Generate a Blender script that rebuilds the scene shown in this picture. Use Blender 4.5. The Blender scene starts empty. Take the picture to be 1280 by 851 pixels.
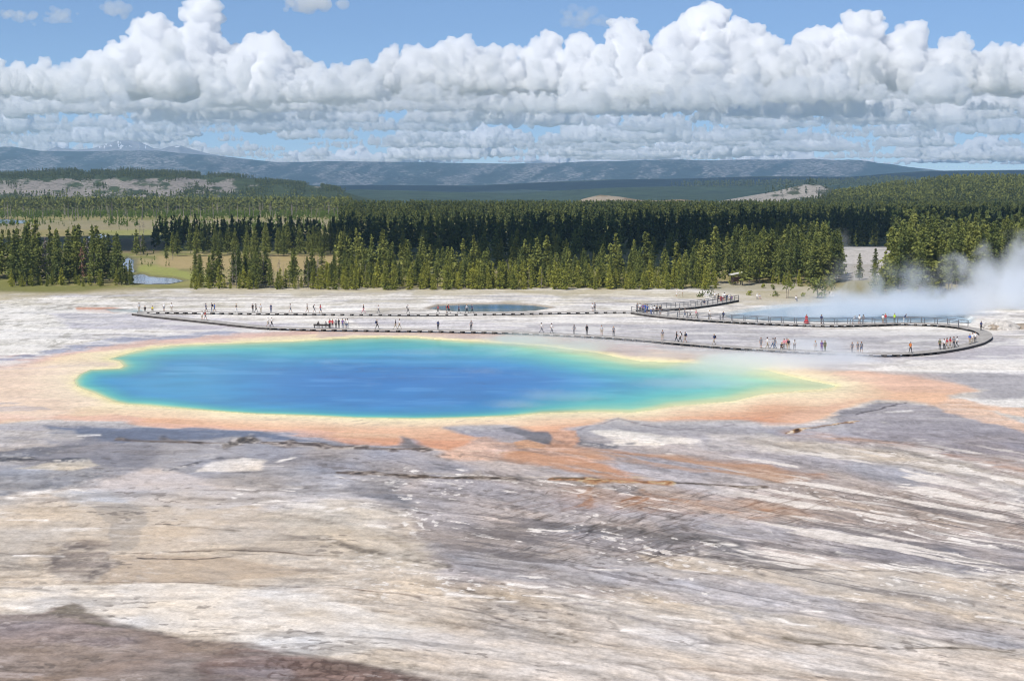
# Hot spring basin seen from a hillside lookout: rainbow pool, boardwalks with visitors,
# conifer forest, rocky hills, far plateau and a bank of cumulus clouds.
import bpy, bmesh, math, random
import numpy as np
from mathutils import Vector, Matrix

S = bpy.context.scene
COL = S.collection
RNG = np.random.default_rng(7)
random.seed(7)

# ------------------------------------------------------------------ camera / survey
CAM_H = 28.0                      # lookout height above the sinter flat, metres
FPX = 1880.0                      # focal length measured in photo pixels (photo is 1280 wide)
TH = math.atan(203.5 / FPX)       # downward pitch
CT, ST = math.cos(TH), math.sin(TH)

def ray(px, py):
    x = (px - 640.0) / FPX; u = -(py - 425.5) / FPX
    return (x, CT + u * ST, -ST + u * CT)

def at(px, py, z=0.0):
    """point of the level z that was sighted at photo pixel (px, py)"""
    d = ray(px, py); t = (z - CAM_H) / d[2]
    return (d[0] * t, d[1] * t, z)

def at_dist(px, py, Y):
    """point sighted at (px, py) at forward distance Y"""
    d = ray(px, py); t = Y / d[1]
    return (d[0] * t, Y, CAM_H + d[2] * t)

def chart(X, Y, Z=0.0):
    """bearing / depression coordinates of points of the plain"""
    dz = Z - CAM_H
    f = Y * CT - dz * ST
    up = Y * ST + dz * CT
    f = np.where(f > 1.0, f, 1.0)
    return 640.0 + FPX * X / f, 425.5 - FPX * up / f

# ------------------------------------------------------------------ noise (numpy)
def _hash(ix, iy, seed):
    h = (ix.astype(np.int64) * 374761393 + iy.astype(np.int64) * 668265263 + seed * 974711) & 0xFFFFFFFF
    h = ((h ^ (h >> 13)) * 1274126177) & 0xFFFFFFFF
    h = h ^ (h >> 16)
    return (h & 0xFFFF).astype(np.float32) / 65535.0

def vnoise(x, y, seed=0):
    """gradient-free smooth value noise in 0..1"""
    x = np.asarray(x, np.float32); y = np.asarray(y, np.float32)
    ix = np.floor(x); iy = np.floor(y)
    fx = x - ix; fy = y - iy
    ix = ix.astype(np.int32); iy = iy.astype(np.int32)
    fx = fx * fx * fx * (fx * (fx * 6 - 15) + 10); fy = fy * fy * fy * (fy * (fy * 6 - 15) + 10)
    a = _hash(ix, iy, seed); b = _hash(ix + 1, iy, seed)
    c = _hash(ix, iy + 1, seed); d = _hash(ix + 1, iy + 1, seed)
    return (a + (b - a) * fx) * (1 - fy) + (c + (d - c) * fx) * fy

def fbm(x, y, seed=0, oct=4, gain=0.5, lac=2.03):
    s = 0.0; a = 1.0; t = 0.0
    x = np.asarray(x, np.float32); y = np.asarray(y, np.float32)
    for o in range(oct):
        s = s + a * vnoise(x + 17.3 * o, y - 9.1 * o, seed + o * 31); t += a
        x = x * lac; y = y * lac; a *= gain
    return s / t

def ridged(x, y, seed=0, oct=4, gain=0.5):
    s = 0.0; a = 1.0; t = 0.0
    for o in range(oct):
        s = s + a * (1 - np.abs(2 * vnoise(x + 7.7 * o, y + 3.3 * o, seed + o * 57) - 1)); t += a
        x = x * 2.07; y = y * 2.07; a *= gain
    return s / t

def sstep(a, b, x):
    t = np.clip((x - a) / (b - a), 0, 1)
    return t * t * (3 - 2 * t)

def lin(c):
    """photo value 0-255 -> linear"""
    c = np.asarray(c, np.float64) / 255.0
    return np.where(c <= 0.04045, c / 12.92, ((c + 0.055) / 1.055) ** 2.4)

# ------------------------------------------------------------------ objects
def link(o, parent=None):
    COL.objects.link(o)
    if parent is not None: o.parent = parent
    return o

def tag(o, label=None, cat=None, group=None, kind=None):
    if label: o['label'] = label
    if cat: o['category'] = cat
    if group: o['group'] = group
    if kind: o['kind'] = kind
    return o

def empty(name, loc=(0, 0, 0), rz=0.0):
    o = bpy.data.objects.new(name, None)
    o.empty_display_size = 0.3
    o.location = loc; o.rotation_euler = (0, 0, rz)
    return link(o)

def mesh_np(name, V, F, attrs=None, smooth=False):
    """mesh from numpy vertices and an (n,3) or (n,4) face array; attrs: {name: (type, per-vertex array)}"""
    V = np.asarray(V, np.float32); F = np.asarray(F, np.int32)
    m = bpy.data.meshes.new(name)
    n, k = F.shape
    m.vertices.add(len(V)); m.vertices.foreach_set('co', V.ravel())
    m.loops.add(n * k); m.loops.foreach_set('vertex_index', F.ravel())
    m.polygons.add(n)
    m.polygons.foreach_set('loop_start', np.arange(0, n * k, k, dtype=np.int32))
    m.polygons.foreach_set('loop_total', np.full(n, k, np.int32))
    m.polygons.foreach_set('use_smooth', np.full(n, smooth, bool))
    if attrs:
        for an, (ty, arr) in attrs.items():
            a = m.attributes.new(an, ty, 'POINT')
            arr = np.asarray(arr, np.float32)
            a.data.foreach_set('color' if ty == 'FLOAT_COLOR' else 'value', arr.ravel())
    m.update(calc_edges=True)
    return m

def obj(name, me, mat=None, parent=None, loc=None):
    o = bpy.data.objects.new(name, me)
    if mat is not None and len(me.materials) == 0: me.materials.append(mat)
    if loc is not None: o.location = loc
    return link(o, parent)

class MB:
    """collects boxes, tubes and prisms into one mesh"""
    def __init__(s): s.v = []; s.f = []; s.mi = []
    def add(s, V, F, mi=0):
        b = len(s.v); s.v.extend([tuple(p) for p in V]); s.f.extend([tuple(i + b for i in f) for f in F]); s.mi.extend([mi] * len(F))
    def box(s, c, size, rz=0.0, mi=0):
        hx, hy, hz = size[0] / 2, size[1] / 2, size[2] / 2
        ca, sa = math.cos(rz), math.sin(rz)
        V = []
        for z in (-hz, hz):
            for x, y in ((-hx, -hy), (hx, -hy), (hx, hy), (-hx, hy)):
                V.append((c[0] + x * ca - y * sa, c[1] + x * sa + y * ca, c[2] + z))
        s.add(V, [(3, 2, 1, 0), (4, 5, 6, 7), (0, 1, 5, 4), (1, 2, 6, 5), (2, 3, 7, 6), (3, 0, 4, 7)], mi)
    def tube(s, pts, rad, n=6, mi=0, cap=True):
        pts = [Vector(p) for p in pts]
        if not hasattr(rad, '__len__'): rad = [rad] * len(pts)
        V = []; F = []
        for i, p in enumerate(pts):
            d = (pts[min(i + 1, len(pts) - 1)] - pts[max(i - 1, 0)]).normalized()
            a = d.cross(Vector((0, 0, 1)))
            if a.length < 1e-3: a = d.cross(Vector((1, 0, 0)))
            a.normalize(); b = d.cross(a)
            for k in range(n):
                t = 2 * math.pi * k / n
                V.append(p + (a * math.cos(t) + b * math.sin(t)) * rad[i])
        for i in range(len(pts) - 1):
            for k in range(n):
                F.append((i * n + k, i * n + (k + 1) % n, (i + 1) * n + (k + 1) % n, (i + 1) * n + k))
        if cap:
            F.append(tuple(range(n - 1, -1, -1))); e = (len(pts) - 1) * n; F.append(tuple(e + k for k in range(n)))
        s.add(V, F, mi)
    def mesh(s, name, mats=(), smooth=False):
        m = bpy.data.meshes.new(name); m.from_pydata(s.v, [], s.f)
        for x in mats: m.materials.append(x)
        m.polygons.foreach_set('material_index', np.array(s.mi, np.int32))
        m.polygons.foreach_set('use_smooth', np.full(len(s.f), smooth, bool))
        m.update(); return m
    def build(s, name, mat, parent=None, loc=None, smooth=False):
        return obj(name, s.mesh(name, [mat] if not isinstance(mat, (list, tuple)) else mat, smooth), None, parent, loc)

# ------------------------------------------------------------------ materials
class NT:
    def __init__(s, name):
        s.m = bpy.data.materials.new(name); s.m.use_nodes = True
        s.t = s.m.node_tree; s.t.nodes.clear()
        s.out = s.n('ShaderNodeOutputMaterial')
    def n(s, ty, **kw):
        x = s.t.nodes.new(ty)
        for k, v in kw.items(): setattr(x, k, v)
        return x
    def l(s, a, b): s.t.links.new(a, b)
    def noise(s, scale, detail=4, rough=0.55, vec=None, dim='3D'):
        x = s.n('ShaderNodeTexNoise', noise_dimensions=dim)
        x.inputs['Scale'].default_value = scale; x.inputs['Detail'].default_value = detail; x.inputs['Roughness'].default_value = rough
        if vec is not None: s.l(vec, x.inputs['Vector'])
        return x
    def ramp(s, fac, stops):
        x = s.n('ShaderNodeValToRGB'); e = x.color_ramp.elements
        while len(e) > 1: e.remove(e[-1])
        e[0].position = stops[0][0]; e[0].color = (*stops[0][1], 1)
        for p, c in stops[1:]:
            k = e.new(p); k.color = (*c, 1)
        s.l(fac, x.inputs[0]); return x
    def mix(s, fac, a, b, mode='MIX'):
        x = s.n('ShaderNodeMix', data_type='RGBA', blend_type=mode)
        for sock, v in ((x.inputs[0], fac), (x.inputs[6], a), (x.inputs[7], b)):
            if isinstance(v, (int, float)): sock.default_value = v
            elif isinstance(v, (tuple, list)): sock.default_value = (*v[:3], 1)
            else: s.l(v, sock)
        return x.outputs[2]
    def math(s, op, a, b=None):
        x = s.n('ShaderNodeMath', operation=op)
        for i, v in enumerate((a, b)):
            if v is None: continue
            if isinstance(v, (int, float)): x.inputs[i].default_value = v
            else: s.l(v, x.inputs[i])
        return x.outputs[0]
    def bsdf(s, color, rough=0.8, spec=0.3, bump=None, bstr=0.3, bdist=0.05):
        b = s.n('ShaderNodeBsdfPrincipled')
        if isinstance(color, (tuple, list)): b.inputs['Base Color'].default_value = (*color[:3], 1)
        else: s.l(color, b.inputs['Base Color'])
        for nm, v in (('Roughness', rough), ('Specular IOR Level', spec)):
            if isinstance(v, (int, float)): b.inputs[nm].default_value = v
            else: s.l(v, b.inputs[nm])
        if bump is not None:
            bp = s.n('ShaderNodeBump'); bp.inputs['Strength'].default_value = bstr; bp.inputs['Distance'].default_value = bdist
            s.l(bump, bp.inputs['Height']); s.l(bp.outputs[0], b.inputs['Normal'])
        s.l(b.outputs[0], s.out.inputs[0]); return b

def simple_mat(name, c, rough=0.8, var=0.25, scale=3.0, spec=0.3):
    t = NT(name); co = t.n('ShaderNodeTexCoord')
    nz = t.noise(scale, 4, 0.6, co.outputs['Object'])
    col = t.ramp(nz.outputs[0], [(0.3, tuple(x * (1 - var) for x in c)), (0.7, tuple(min(1, x * (1 + var)) for x in c))])
    t.bsdf(col.outputs[0], rough, spec, nz.outputs[0], 0.2, 0.02)
    return t.m

# ------------------------------------------------------------------ render, world, sun, camera
SUN_EL, SUN_AZ = math.radians(47), math.radians(212)      # azimuth clockwise from +Y (view direction)
S.render.engine = 'CYCLES'
S.cycles.use_denoising = True
S.cycles.filter_width = 1.1
S.cycles.max_bounces = 36
S.cycles.diffuse_bounces = 3; S.cycles.glossy_bounces = 3; S.cycles.transparent_max_bounces = 12
S.view_settings.view_transform = 'Standard'; S.view_settings.look = 'None'
S.view_settings.gamma = 1.0; S.view_settings.use_curve_mapping = False
S.view_settings.exposure = 0.17
W = bpy.data.worlds.new('World'); S.world = W; W.use_nodes = True
wt = W.node_tree; wt.nodes.clear()
sky = wt.nodes.new('ShaderNodeTexSky'); sky.sky_type = 'NISHITA'; sky.sun_disc = False
sky.sun_elevation = SUN_EL; sky.sun_rotation = SUN_AZ
sky.altitude = 2200; sky.air_density = 0.6; sky.dust_density = 0.0; sky.ozone_density = 3.3
bg = wt.nodes.new('ShaderNodeBackground'); bg.inputs[1].default_value = 0.105
wo = wt.nodes.new('ShaderNodeOutputWorld')
wt.links.new(sky.outputs[0], bg.inputs[0]); wt.links.new(bg.outputs[0], wo.inputs[0])
sl = bpy.data.lights.new('sun', 'SUN'); sl.energy = 4.9; sl.angle = math.radians(0.53); sl.color = (1.0, 0.955, 0.88)
SD = Vector((math.sin(SUN_AZ) * math.cos(SUN_EL), math.cos(SUN_AZ) * math.cos(SUN_EL), math.sin(SUN_EL)))
so = link(bpy.data.objects.new('sun', sl)); so.rotation_euler = SD.to_track_quat('Z', 'Y').to_euler()
so.location = (-200, -300, 600)
cam = bpy.data.cameras.new('camera'); cam.sensor_width = 36.0; cam.lens = 36.0 * FPX / 1280.0
cam.clip_start = 0.5; cam.clip_end = 300000.0
co = link(bpy.data.objects.new('camera', cam)); co.location = (0, 0, CAM_H)
co.rotation_euler = (math.pi / 2 - TH, 0, 0)
S.camera = co
# ------------------------------------------------------------------ clouds: real masses of vapour, 20 to 90 km away
S.cycles.volume_bounces = 26
def cloud_material(name, dens):
    t = NT(name)
    v = t.n('ShaderNodeVolumePrincipled')
    v.inputs['Color'].default_value = (0.995, 0.995, 1.0, 1)
    v.inputs['Density'].default_value = dens
    t.l(v.outputs[0], t.out.inputs['Volume'])
    return t.m
M_CLOUD = cloud_material('cloud_vapour', 0.012)
M_LOW = cloud_material('low_cloud_vapour', 0.012)
M_WISP = cloud_material('thin_cloud_vapour', 0.0035)

def ico(sub):
    bm = bmesh.new(); bmesh.ops.create_icosphere(bm, subdivisions=sub, radius=1.0)
    V = np.array([v.co[:] for v in bm.verts], np.float32); F = np.array([[v.index for v in f.verts] for f in bm.faces], np.int32)
    bm.free(); return V, F
ICO1, ICO2 = ico(1), ico(2)

def puffs_to_object(name, P, R, base_z, voxel, mat, stretch=1.0, flat=0.2):
    V0, F0 = ICO2
    n = len(P)
    D = V0[None] * R[:, None, None]
    D[..., 0] *= stretch; D[..., 1] *= stretch
    V = (D + P[:, None, :]).reshape(-1, 3)
    bz = np.repeat(np.broadcast_to(np.asarray(base_z, np.float64), (n,)), len(V0))
    low = V[:, 2] < bz
    und = (fbm(V[:, 0] / 420, V[:, 1] / 420, 5, 3) - 0.5) * 260
    V[low, 2] = bz[low] + (V[low, 2] - bz[low]) * flat + und[low] * min(1.0, voxel / 25)
    F = (F0[None] + (np.arange(n) * len(V0))[:, None, None]).reshape(-1, 3)
    o = obj(name, mesh_np(name, V, F), mat)
    md = o.modifiers.new('remesh', 'REMESH'); md.mode = 'VOXEL'; md.voxel_size = voxel; md.use_smooth_shade = True
    return o

def cumulus(outline, base, Y, depth, seed, voxel, stretch=1.0, rfac=0.3, mat=None, cols=3, rmin=40.0, step=0.16, name='cloud_bank', raw=False):
    """outline: photo (u, top v); base: v of the base; Y: distance of the middle of the mass"""
    rng = np.random.default_rng(seed)
    us = np.array([p[0] for p in outline], float); vs = np.array([p[1] for p in outline], float)
    mpp = Y / FPX                                   # metres per photo pixel at that distance
    base_z = CAM_H + (222 - base) * mpp
    P = []; R = []
    u = us[0]
    while u < us[-1]:
        H = max((base - np.interp(u, us, vs)) * mpp, 30.0)
        for k in range(cols):
            dy = rng.uniform(-0.5, 0.5) * depth
            h = H * (1 - 0.5 * abs(2 * dy / depth)) * (1.0 if k == 0 else rng.uniform(0.4, 0.95))
            if k == 0: dy *= 0.4
            z = 0.0; uu = u + rng.uniform(-4, 4)
            while True:
                r = min(max(h * rfac, rmin), h * 0.5 + 25) * rng.uniform(0.6, 1.15) * (1 - 0.4 * z / max(h, 1))
                zc = max(min(z + r * 0.6, h - r), r * 0.15)
                P.append(((uu + rng.uniform(-1, 1) * r / mpp * 0.5 - 640) * mpp, Y + dy, base_z + zc)); R.append(r)
                z += r * 0.9
                if z + r * 0.3 > h: break
        u += max(4.0, step * H / mpp)
    P = np.array(P); R = np.array(R)
    AP, AR = [P], [R]
    src, sr = P, R
    for cnt, f0, f1 in ((9, 0.24, 0.5), (8, 0.24, 0.5), (4, 0.3, 0.5)):
        d = rng.normal(size=(len(src), cnt, 3)); d[..., 2] = np.abs(d[..., 2]) * 0.9 - 0.15; d[..., 1] -= 0.35
        d /= np.linalg.norm(d, axis=-1, keepdims=True)
        rr = sr[:, None] * rng.uniform(f0, f1, (len(src), cnt))
        dd = d * (sr[:, None, None] * rng.uniform(0.8, 1.12, (len(src), cnt, 1)))
        dd[..., :2] *= stretch
        pp = (src[:, None, :] + dd).reshape(-1, 3); rr = rr.reshape(-1)
        keep = (rr > voxel * 0.8) & (pp[:, 2] > base_z - 5)
        src, sr = pp[keep], rr[keep]
        AP.append(src); AR.append(sr)
    P = np.concatenate(AP); R = np.concatenate(AR)
    if raw: return P, R, np.full(len(P), base_z)
    return puffs_to_object(name, P, R, base_z, voxel, mat or M_CLOUD, stretch, 0.32)

BANKS = []
OUT_A = [(-260,70),(-200,50),(-140,72),(-60,80),(0,75),(60,74),(105,72),(112,62),(130,55),(142,32),(170,25),(195,26),(202,6),(235,0),(258,5),(272,40),(300,46),(320,32),(345,28),(370,40),(386,60),(402,88),(415,110)]
OUT_B = [(405,100),(415,84),(470,72),(490,60),(520,44),(570,37),(582,46),(620,40),(640,60),(652,50),(700,36),(760,31),(772,18),(830,15),(900,6),(915,0),(926,15),(960,25),(1000,38),(1030,30),(1060,15),(1090,2),(1120,10),(1150,35),(1180,30),(1200,45),(1240,55),(1265,35),(1290,25),(1340,40),(1400,30),(1460,60),(1540,50)]
BANKS.append((cumulus(OUT_A, 122, 24000, 2400, 1, 20, rfac=0.25, cols=4), 'towering white cumulus bank at the left with a dark flat base'))
BANKS.append((cumulus(OUT_B, 118, 26000, 3000, 2, 22, rfac=0.25, cols=4), 'long bank of bright white cumulus over the plateau'))

def row(base, Y, seed, hmin, hmax, wmin, wmax, depth, voxel, cover, jit):
    """one bank: separate flat based cumulus of many sizes strung along the horizon"""
    g = np.random.default_rng(seed); A = []; total = 0
    while total < 1680 * cover:
        w = wmin + (wmax - wmin) * g.uniform() ** 2.2; c = g.uniform(-200, 1480); hh = (hmin + (hmax - hmin) * g.uniform() ** 1.5) * min(1.0, 0.45 + w / wmax)
        b = base + g.uniform(-jit, jit); t = np.linspace(-1, 1, max(4, int(w / 5)))
        lump = 0.45 + 1.1 * fbm(t * w / 22 + c, t * 0 + seed, seed, 2); sk = g.uniform(-0.5, 0.5)
        pts = [(c + x * w / 2, b - max(2.0, hh * math.sqrt(max(0, 1 - (x * 0.97) ** 2)) * l * (1 + sk * x))) for x, l in zip(t, lump)]
        A.append(cumulus(pts, b, Y * g.uniform(0.9, 1.12), depth * (0.4 + 0.6 * w / wmax), seed * 100 + len(A), voxel, g.uniform(1.0, 1.4), rfac=0.28, rmin=voxel * 1.4, cols=2, step=0.2, raw=True))
        total += w
    P, R, B = (np.concatenate([a[k] for a in A]) for k in range(3))
    BANKS.append((puffs_to_object('cloud_bank', P, R, B, voxel, M_LOW, 1.15, 0.35), None))
row(130, 22000, 21, 20, 66, 60, 240, 2200, 19, 1.3, 5)
row(142, 27000, 22, 16, 56, 50, 220, 2600, 23, 1.4, 5)
row(153, 33000, 23, 14, 50, 40, 200, 3000, 28, 1.6, 5)
row(164, 41000, 24, 12, 42, 36, 180, 3400, 35, 1.7, 5)
row(175, 52000, 25, 10, 36, 30, 160, 4000, 45, 1.8, 4)
row(186, 66000, 26, 9, 32, 26, 150, 4600, 57, 2.0, 4)
row(197, 88000, 27, 8, 32, 24, 150, 5600, 76, 2.2, 3)
row(205, 120000, 28, 8, 24, 30, 160, 6500, 110, 2.4, 3)
BANKS.append((cumulus([(-220,90),(-80,96),(60,92),(160,84),(260,90),(360,96),(420,112),(520,100),(640,84),(760,86),(900,70),(1040,78),(1160,80),(1360,84),(1500,90)], 140, 31000, 3000, 9, 26, rfac=0.26), None))
for o_, lb_ in BANKS:
    tag(o_, lb_ or 'lower greyish row of flat based cumulus stretching along the horizon', kind='stuff')
def puff_cloud(label, u, v, w, h, Y, n, seed, mat):
    g = np.random.default_rng(seed); mpp = Y / FPX; c = np.array(at_dist(u, v, Y))
    d = g.normal(size=(n, 3)) * np.array([w * mpp * 0.24, w * mpp * 0.18, h * mpp * 0.22])
    R = h * mpp * g.uniform(0.10, 0.34, n)
    o = puffs_to_object('cloud', c + d, R, c[2] - h * mpp * 0.5, max(12, h * mpp * 0.05), mat, 1.2, 0.4); tag(o, label, 'cloud', None, None)
M_GREY = cloud_material('grey_cloud_vapour', 0.006)
puff_cloud('small grey cloud at the top edge left of centre', 392, 4, 56, 24, 15000, 60, 61, M_GREY)
puff_cloud('small soft white cloud above the left towering cumulus', 147, 12, 34, 20, 16000, 34, 62, M_WISP)
puff_cloud('small ragged white cloud in the upper left corner', 24, 22, 60, 16, 17000, 40, 63, M_WISP)
puff_cloud('little white puff right of the ragged cloud in the upper left', 72, 22, 40, 16, 17500, 34, 64, M_WISP)
puff_cloud('faint grey smudge of cloud above the long bank', 728, 24, 66, 22, 16000, 50, 65, cloud_material('faint_cloud_vapour', 0.0016))
# ------------------------------------------------------------------ the basin floor: one sheet from the lookout to the horizon
K_LIGHT = 1.12          # sunlit white in the photo is about this many times its albedo
def alb(c): return np.clip(lin(c) / K_LIGHT, 0.004, 0.86)

POOL = [(96,482),(93,475),(100,467),(112,462),(150,460),(155,457),(150,451),(136,448.5),(160,441),(187,435),(225,431),(275,429),(320,427.5),(370,426),(420,423),(480,421),(520,422),(570,425.5),(640,429.5),(677,432),(715,437),(747,441),(780,448),(800,451),(852,453),(915,458),(960,463),(985,469),(1010,475),(1045,482),(1035,485),(1010,487),(960,491),(935,496),(915,501),(877,504),(840,507),(815,512),(790,515),(740,514),(677,516),(640,519.5),(570,522),(520,523),(445,522),(395,519.5),(320,517),(287,515),(250,512),(212,509),(185,506.5),(160,505),(145,502),(130,496),(117,490),(105,486)]
APRON = [(-40,470),(0,457),(40,450),(75,442),(150,429),(225,421),(320,416),(400,411),(470,412),(560,413),(660,416),(720,424),(800,433),(870,442),(960,452),(1050,461),(1150,470),(1205,480),(1225,489),(1190,496),(1170,506),(1132,502),(1095,501),(1065,510),(1040,521),(1000,532),(960,531),(920,527),(865,527),(815,529),(790,527),(776,522),(755,529),(722,536),(690,541),(660,540),(625,532),(560,534),(600,548),(560,566),(535,561),(500,547),(498,556),(470,557),(437,555),(407,546),(370,540),(320,539),(212,535),(178,532),(155,524),(75,525),(0,530),(-40,532)]

def poly_sd(poly, u, v, kv=2.6):
    """signed distance (positive inside) in photo pixels, v stretched by kv for the foreshortening"""
    p = np.array(poly, np.float32); p[:, 1] *= kv; vv = v * kv
    d = np.full(u.shape, 1e9, np.float32); ins = np.zeros(u.shape, bool)
    n = len(p)
    for i in range(n):
        a = p[i]; b = p[(i + 1) % n]
        ab = b - a; L = float(ab @ ab) + 1e-9
        t = np.clip(((u - a[0]) * ab[0] + (vv - a[1]) * ab[1]) / L, 0, 1)
        d = np.minimum(d, (u - a[0] - t * ab[0]) ** 2 + (vv - a[1] - t * ab[1]) ** 2)
        if a[1] != b[1]:
            c = ((a[1] > vv) != (b[1] > vv)) & (u < (b[0] - a[0]) * (vv - a[1]) / (b[1] - a[1]) + a[0])
            ins ^= c
    d = np.sqrt(d)
    return np.where(ins, d, -d)

def line_d(pts, u, v, kv=2.6):
    d = np.full(u.shape, 1e9, np.float32)
    for (ax, ay), (bx, by) in zip(pts[:-1], pts[1:]):
        dx, dy = bx - ax, (by - ay) * kv; L = dx * dx + dy * dy + 1e-9
        t = np.clip(((u - ax) * dx + (v - ay) * kv * dy) / L, 0, 1)
        d = np.minimum(d, (u - ax - t * dx) ** 2 + ((v - ay) * kv - t * dy) ** 2)
    return np.sqrt(d)

def polar_grid():
    a = math.radians(21.5)
    fine = np.linspace(-a, a, 1180)
    left = -np.geomspace(a, math.pi, 46)[1:][::-1]; right = np.geomspace(a, math.pi, 46)[1:-1]
    ang = np.concatenate([left, fine, right])
    v1 = np.arange(872, 352, -0.72); r1 = np.array([at(640, x)[1] for x in v1])
    v2 = np.arange(352, 243, -1.0); r2 = np.array([at(640, x)[1] for x in v2])
    r = np.concatenate([np.geomspace(0.5, r1[0], 14)[:-1], r1, r2, np.geomspace(r2[-1], 120000, 30)[1:]])
    return ang, r

ANG, RAD = polar_grid()
na, nr = len(ANG), len(RAD)
AA, RR = np.meshgrid(ANG, RAD)
GX = (RR * np.sin(AA)).ravel(); GY = (RR * np.cos(AA)).ravel()
GU, GV = chart(GX, np.maximum(GY, 1.0))
GU = np.clip(GU, -3000, 4500); GV = np.clip(GV, 222.2, 2500)
N = len(GX)
gu = GU.astype(np.float32); gv = GV.astype(np.float32)
wx = GX.astype(np.float32); wy = GY.astype(np.float32)
# streak coordinates: runoff on the right bends towards the viewer
slope = 0.19 * 110 * np.log1p(np.exp(np.clip((gu - 480) / 110, -30, 12)))
flowm = sstep(500, 600, gv) * sstep(330, 520, gu)
yq = np.minimum(28 * FPX / np.maximum(gv - 222, 10), 3000).astype(np.float32)
yq1 = np.minimum(28 * FPX / np.maximum(gv - slope * 0.9 - 222, 10), 3000).astype(np.float32)
# warped chart coordinates give every painted edge a natural raggedness
n1 = fbm(wx / 11, yq / 5.0, 3, 5) - 0.5; n2 = fbm(wx / 7, yq / 3.6, 9, 5) - 0.5
n3 = fbm(wx / 1.9, yq / 1.6, 19, 3) - 0.5
near = np.clip((gv - 222) / 300, 0.15, 2.2)
U = gu + near * (30 * n1 + 14 * n3); V = gv + near * (10 * n2 + 5 * n3)
Us = gu + near * (10 * n1 + 6 * n3); Vs = gv + near * (3.4 * n2 + 1.8 * n3)       # tighter copy for crisp things

col = np.tile(lin((205, 197, 188)).astype(np.float32), (N, 1))
wet = np.zeros(N, np.float32)
def blend(m, c, lin_already=False):
    global col
    c = np.asarray(c, np.float32) if lin_already else lin(c).astype(np.float32)
    col += m[:, None] * (c - col)
def box_idx(poly, pad):
    p = np.array(poly)
    return np.nonzero((U > p[:, 0].min() - pad) & (U < p[:, 0].max() + pad) & (V > p[:, 1].min() - pad) & (V < p[:, 1].max() + pad))[0]
def zone(poly, c, soft=10, op=1.0, nz=0.0, w=None, crisp=False, seed=0):
    uu, vv = (Us, Vs) if crisp else (U, V)
    i = box_idx(poly, soft + 30)
    if len(i) == 0: return
    sd = poly_sd(poly, uu[i], vv[i])
    m = sstep(-soft, soft, sd) * op
    if nz:
        k = fbm(wx[i] / 6, yq[i] / 1.3, 40 + seed, 4)
        m = m * np.clip(1 + nz * (k - 0.5) * 4, 0, 1)
    c = lin(c).astype(np.float32)
    col[i] += m[:, None] * (c - col[i])
    if w is not None: wet[i] += m * (w - wet[i])
def stroke(pts, c, width, soft=None, op=1.0, nz=0.0, w=None, seed=0, taper=True):
    soft = soft if soft is not None else width * 0.6
    i = box_idx(pts, width + soft + 16)
    if len(i) == 0: return
    d = line_d(pts, Us[i], Vs[i])
    k = fbm(wx[i] / 2.5, yq[i] / 0.7, 77 + seed, 3)
    m = sstep(width + soft, max(width - soft, 0), d * (1 + 1.2 * (k - 0.5)))* op
    if nz: m = m * np.clip(0.5 + nz * (k - 0.45) * 6, 0, 1)
    c = lin(c).astype(np.float32)
    col[i] += m[:, None] * (c - col[i])
    if w is not None: wet[i] += m * (w - wet[i])

# --- far flat behind the pool
f = fbm(wx / 30, wy / 30, 101, 5); s1 = fbm(wx / 26, yq / 5, 102, 5); s2 = fbm(wx / 9, yq / 1.8, 103, 4)
back = 1 - sstep(452, 475, gv)
blend(back, (222, 216, 208))
blend(back * sstep(0.48, 0.62, s1) * 0.75, (192, 189, 194))
blend(back * sstep(0.55, 0.68, s2) * 0.7, (240, 236, 230))
blend(back * sstep(0.60, 0.72, fbm(wx / 12, yq / 3, 104, 4)) * 0.6, (176, 168, 158))
blend(back * sstep(0.52, 0.66, fbm(wx / 7, wy / 9, 105, 4)) * sstep(408, 372, gv) * 0.45, (176, 166, 130))
zone([(-60,380),(140,378),(150,395),(60,440),(-60,452)], (226,224,218), 14, 0.5, 0.6)
spk = sstep(0.60, 0.70, fbm(wx / 1.6, wy / 4, 106, 3)) * sstep(330, 120, gu) * back
blend(spk * 0.55, (150, 146, 134))
zone([(60,392),(170,391),(330,402),(420,409),(330,412),(180,412),(90,410)], (190,187,199), 6, 0.75, 0.5, 0.5)
zone([(200,400),(330,404),(400,411),(330,415),(220,414)], (200,190,198), 5, 0.7, 0.3, 0.8)
zone([(430,398),(560,402),(700,404),(620,409),(460,410)], (196,192,202), 5, 0.6, 0.4, 0.5)
zone([(640,404),(900,404),(1060,412),(1215,414),(1280,425),(1280,452),(1000,452),(860,440),(700,422)], (190,184,186), 8, 0.85, 0.35, 0.75)
zone([(1040,440),(1150,442),(1240,428),(1300,428),(1300,450),(1040,455)], (197,190,196), 6, 0.7, 0.4, 0.6)
zone([(960,449),(1300,452),(1300,470),(1180,466),(1040,458)], (226,220,214), 5, 0.8, 0.6)
zone([(1130,463),(1300,462),(1300,470),(1180,469)], (232,228,224), 3, 0.9, 0.4)
stroke([(845,438),(880,437)], (232,228,226), 2, 2, 0.8)
zone([(94,384),(140,384.5),(172,387),(140,391),(96,389)], (222,164,130), 2, 0.95, 0, 0.6, True)
zone([(128,386),(176,386),(180,390),(140,390)], (120,158,160), 2, 0.8, 0, 0.8, True)
stroke([(85,384),(130,382),(200,383)], (150,138,122), 1.6, 2, 0.8, 0.5)
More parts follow.
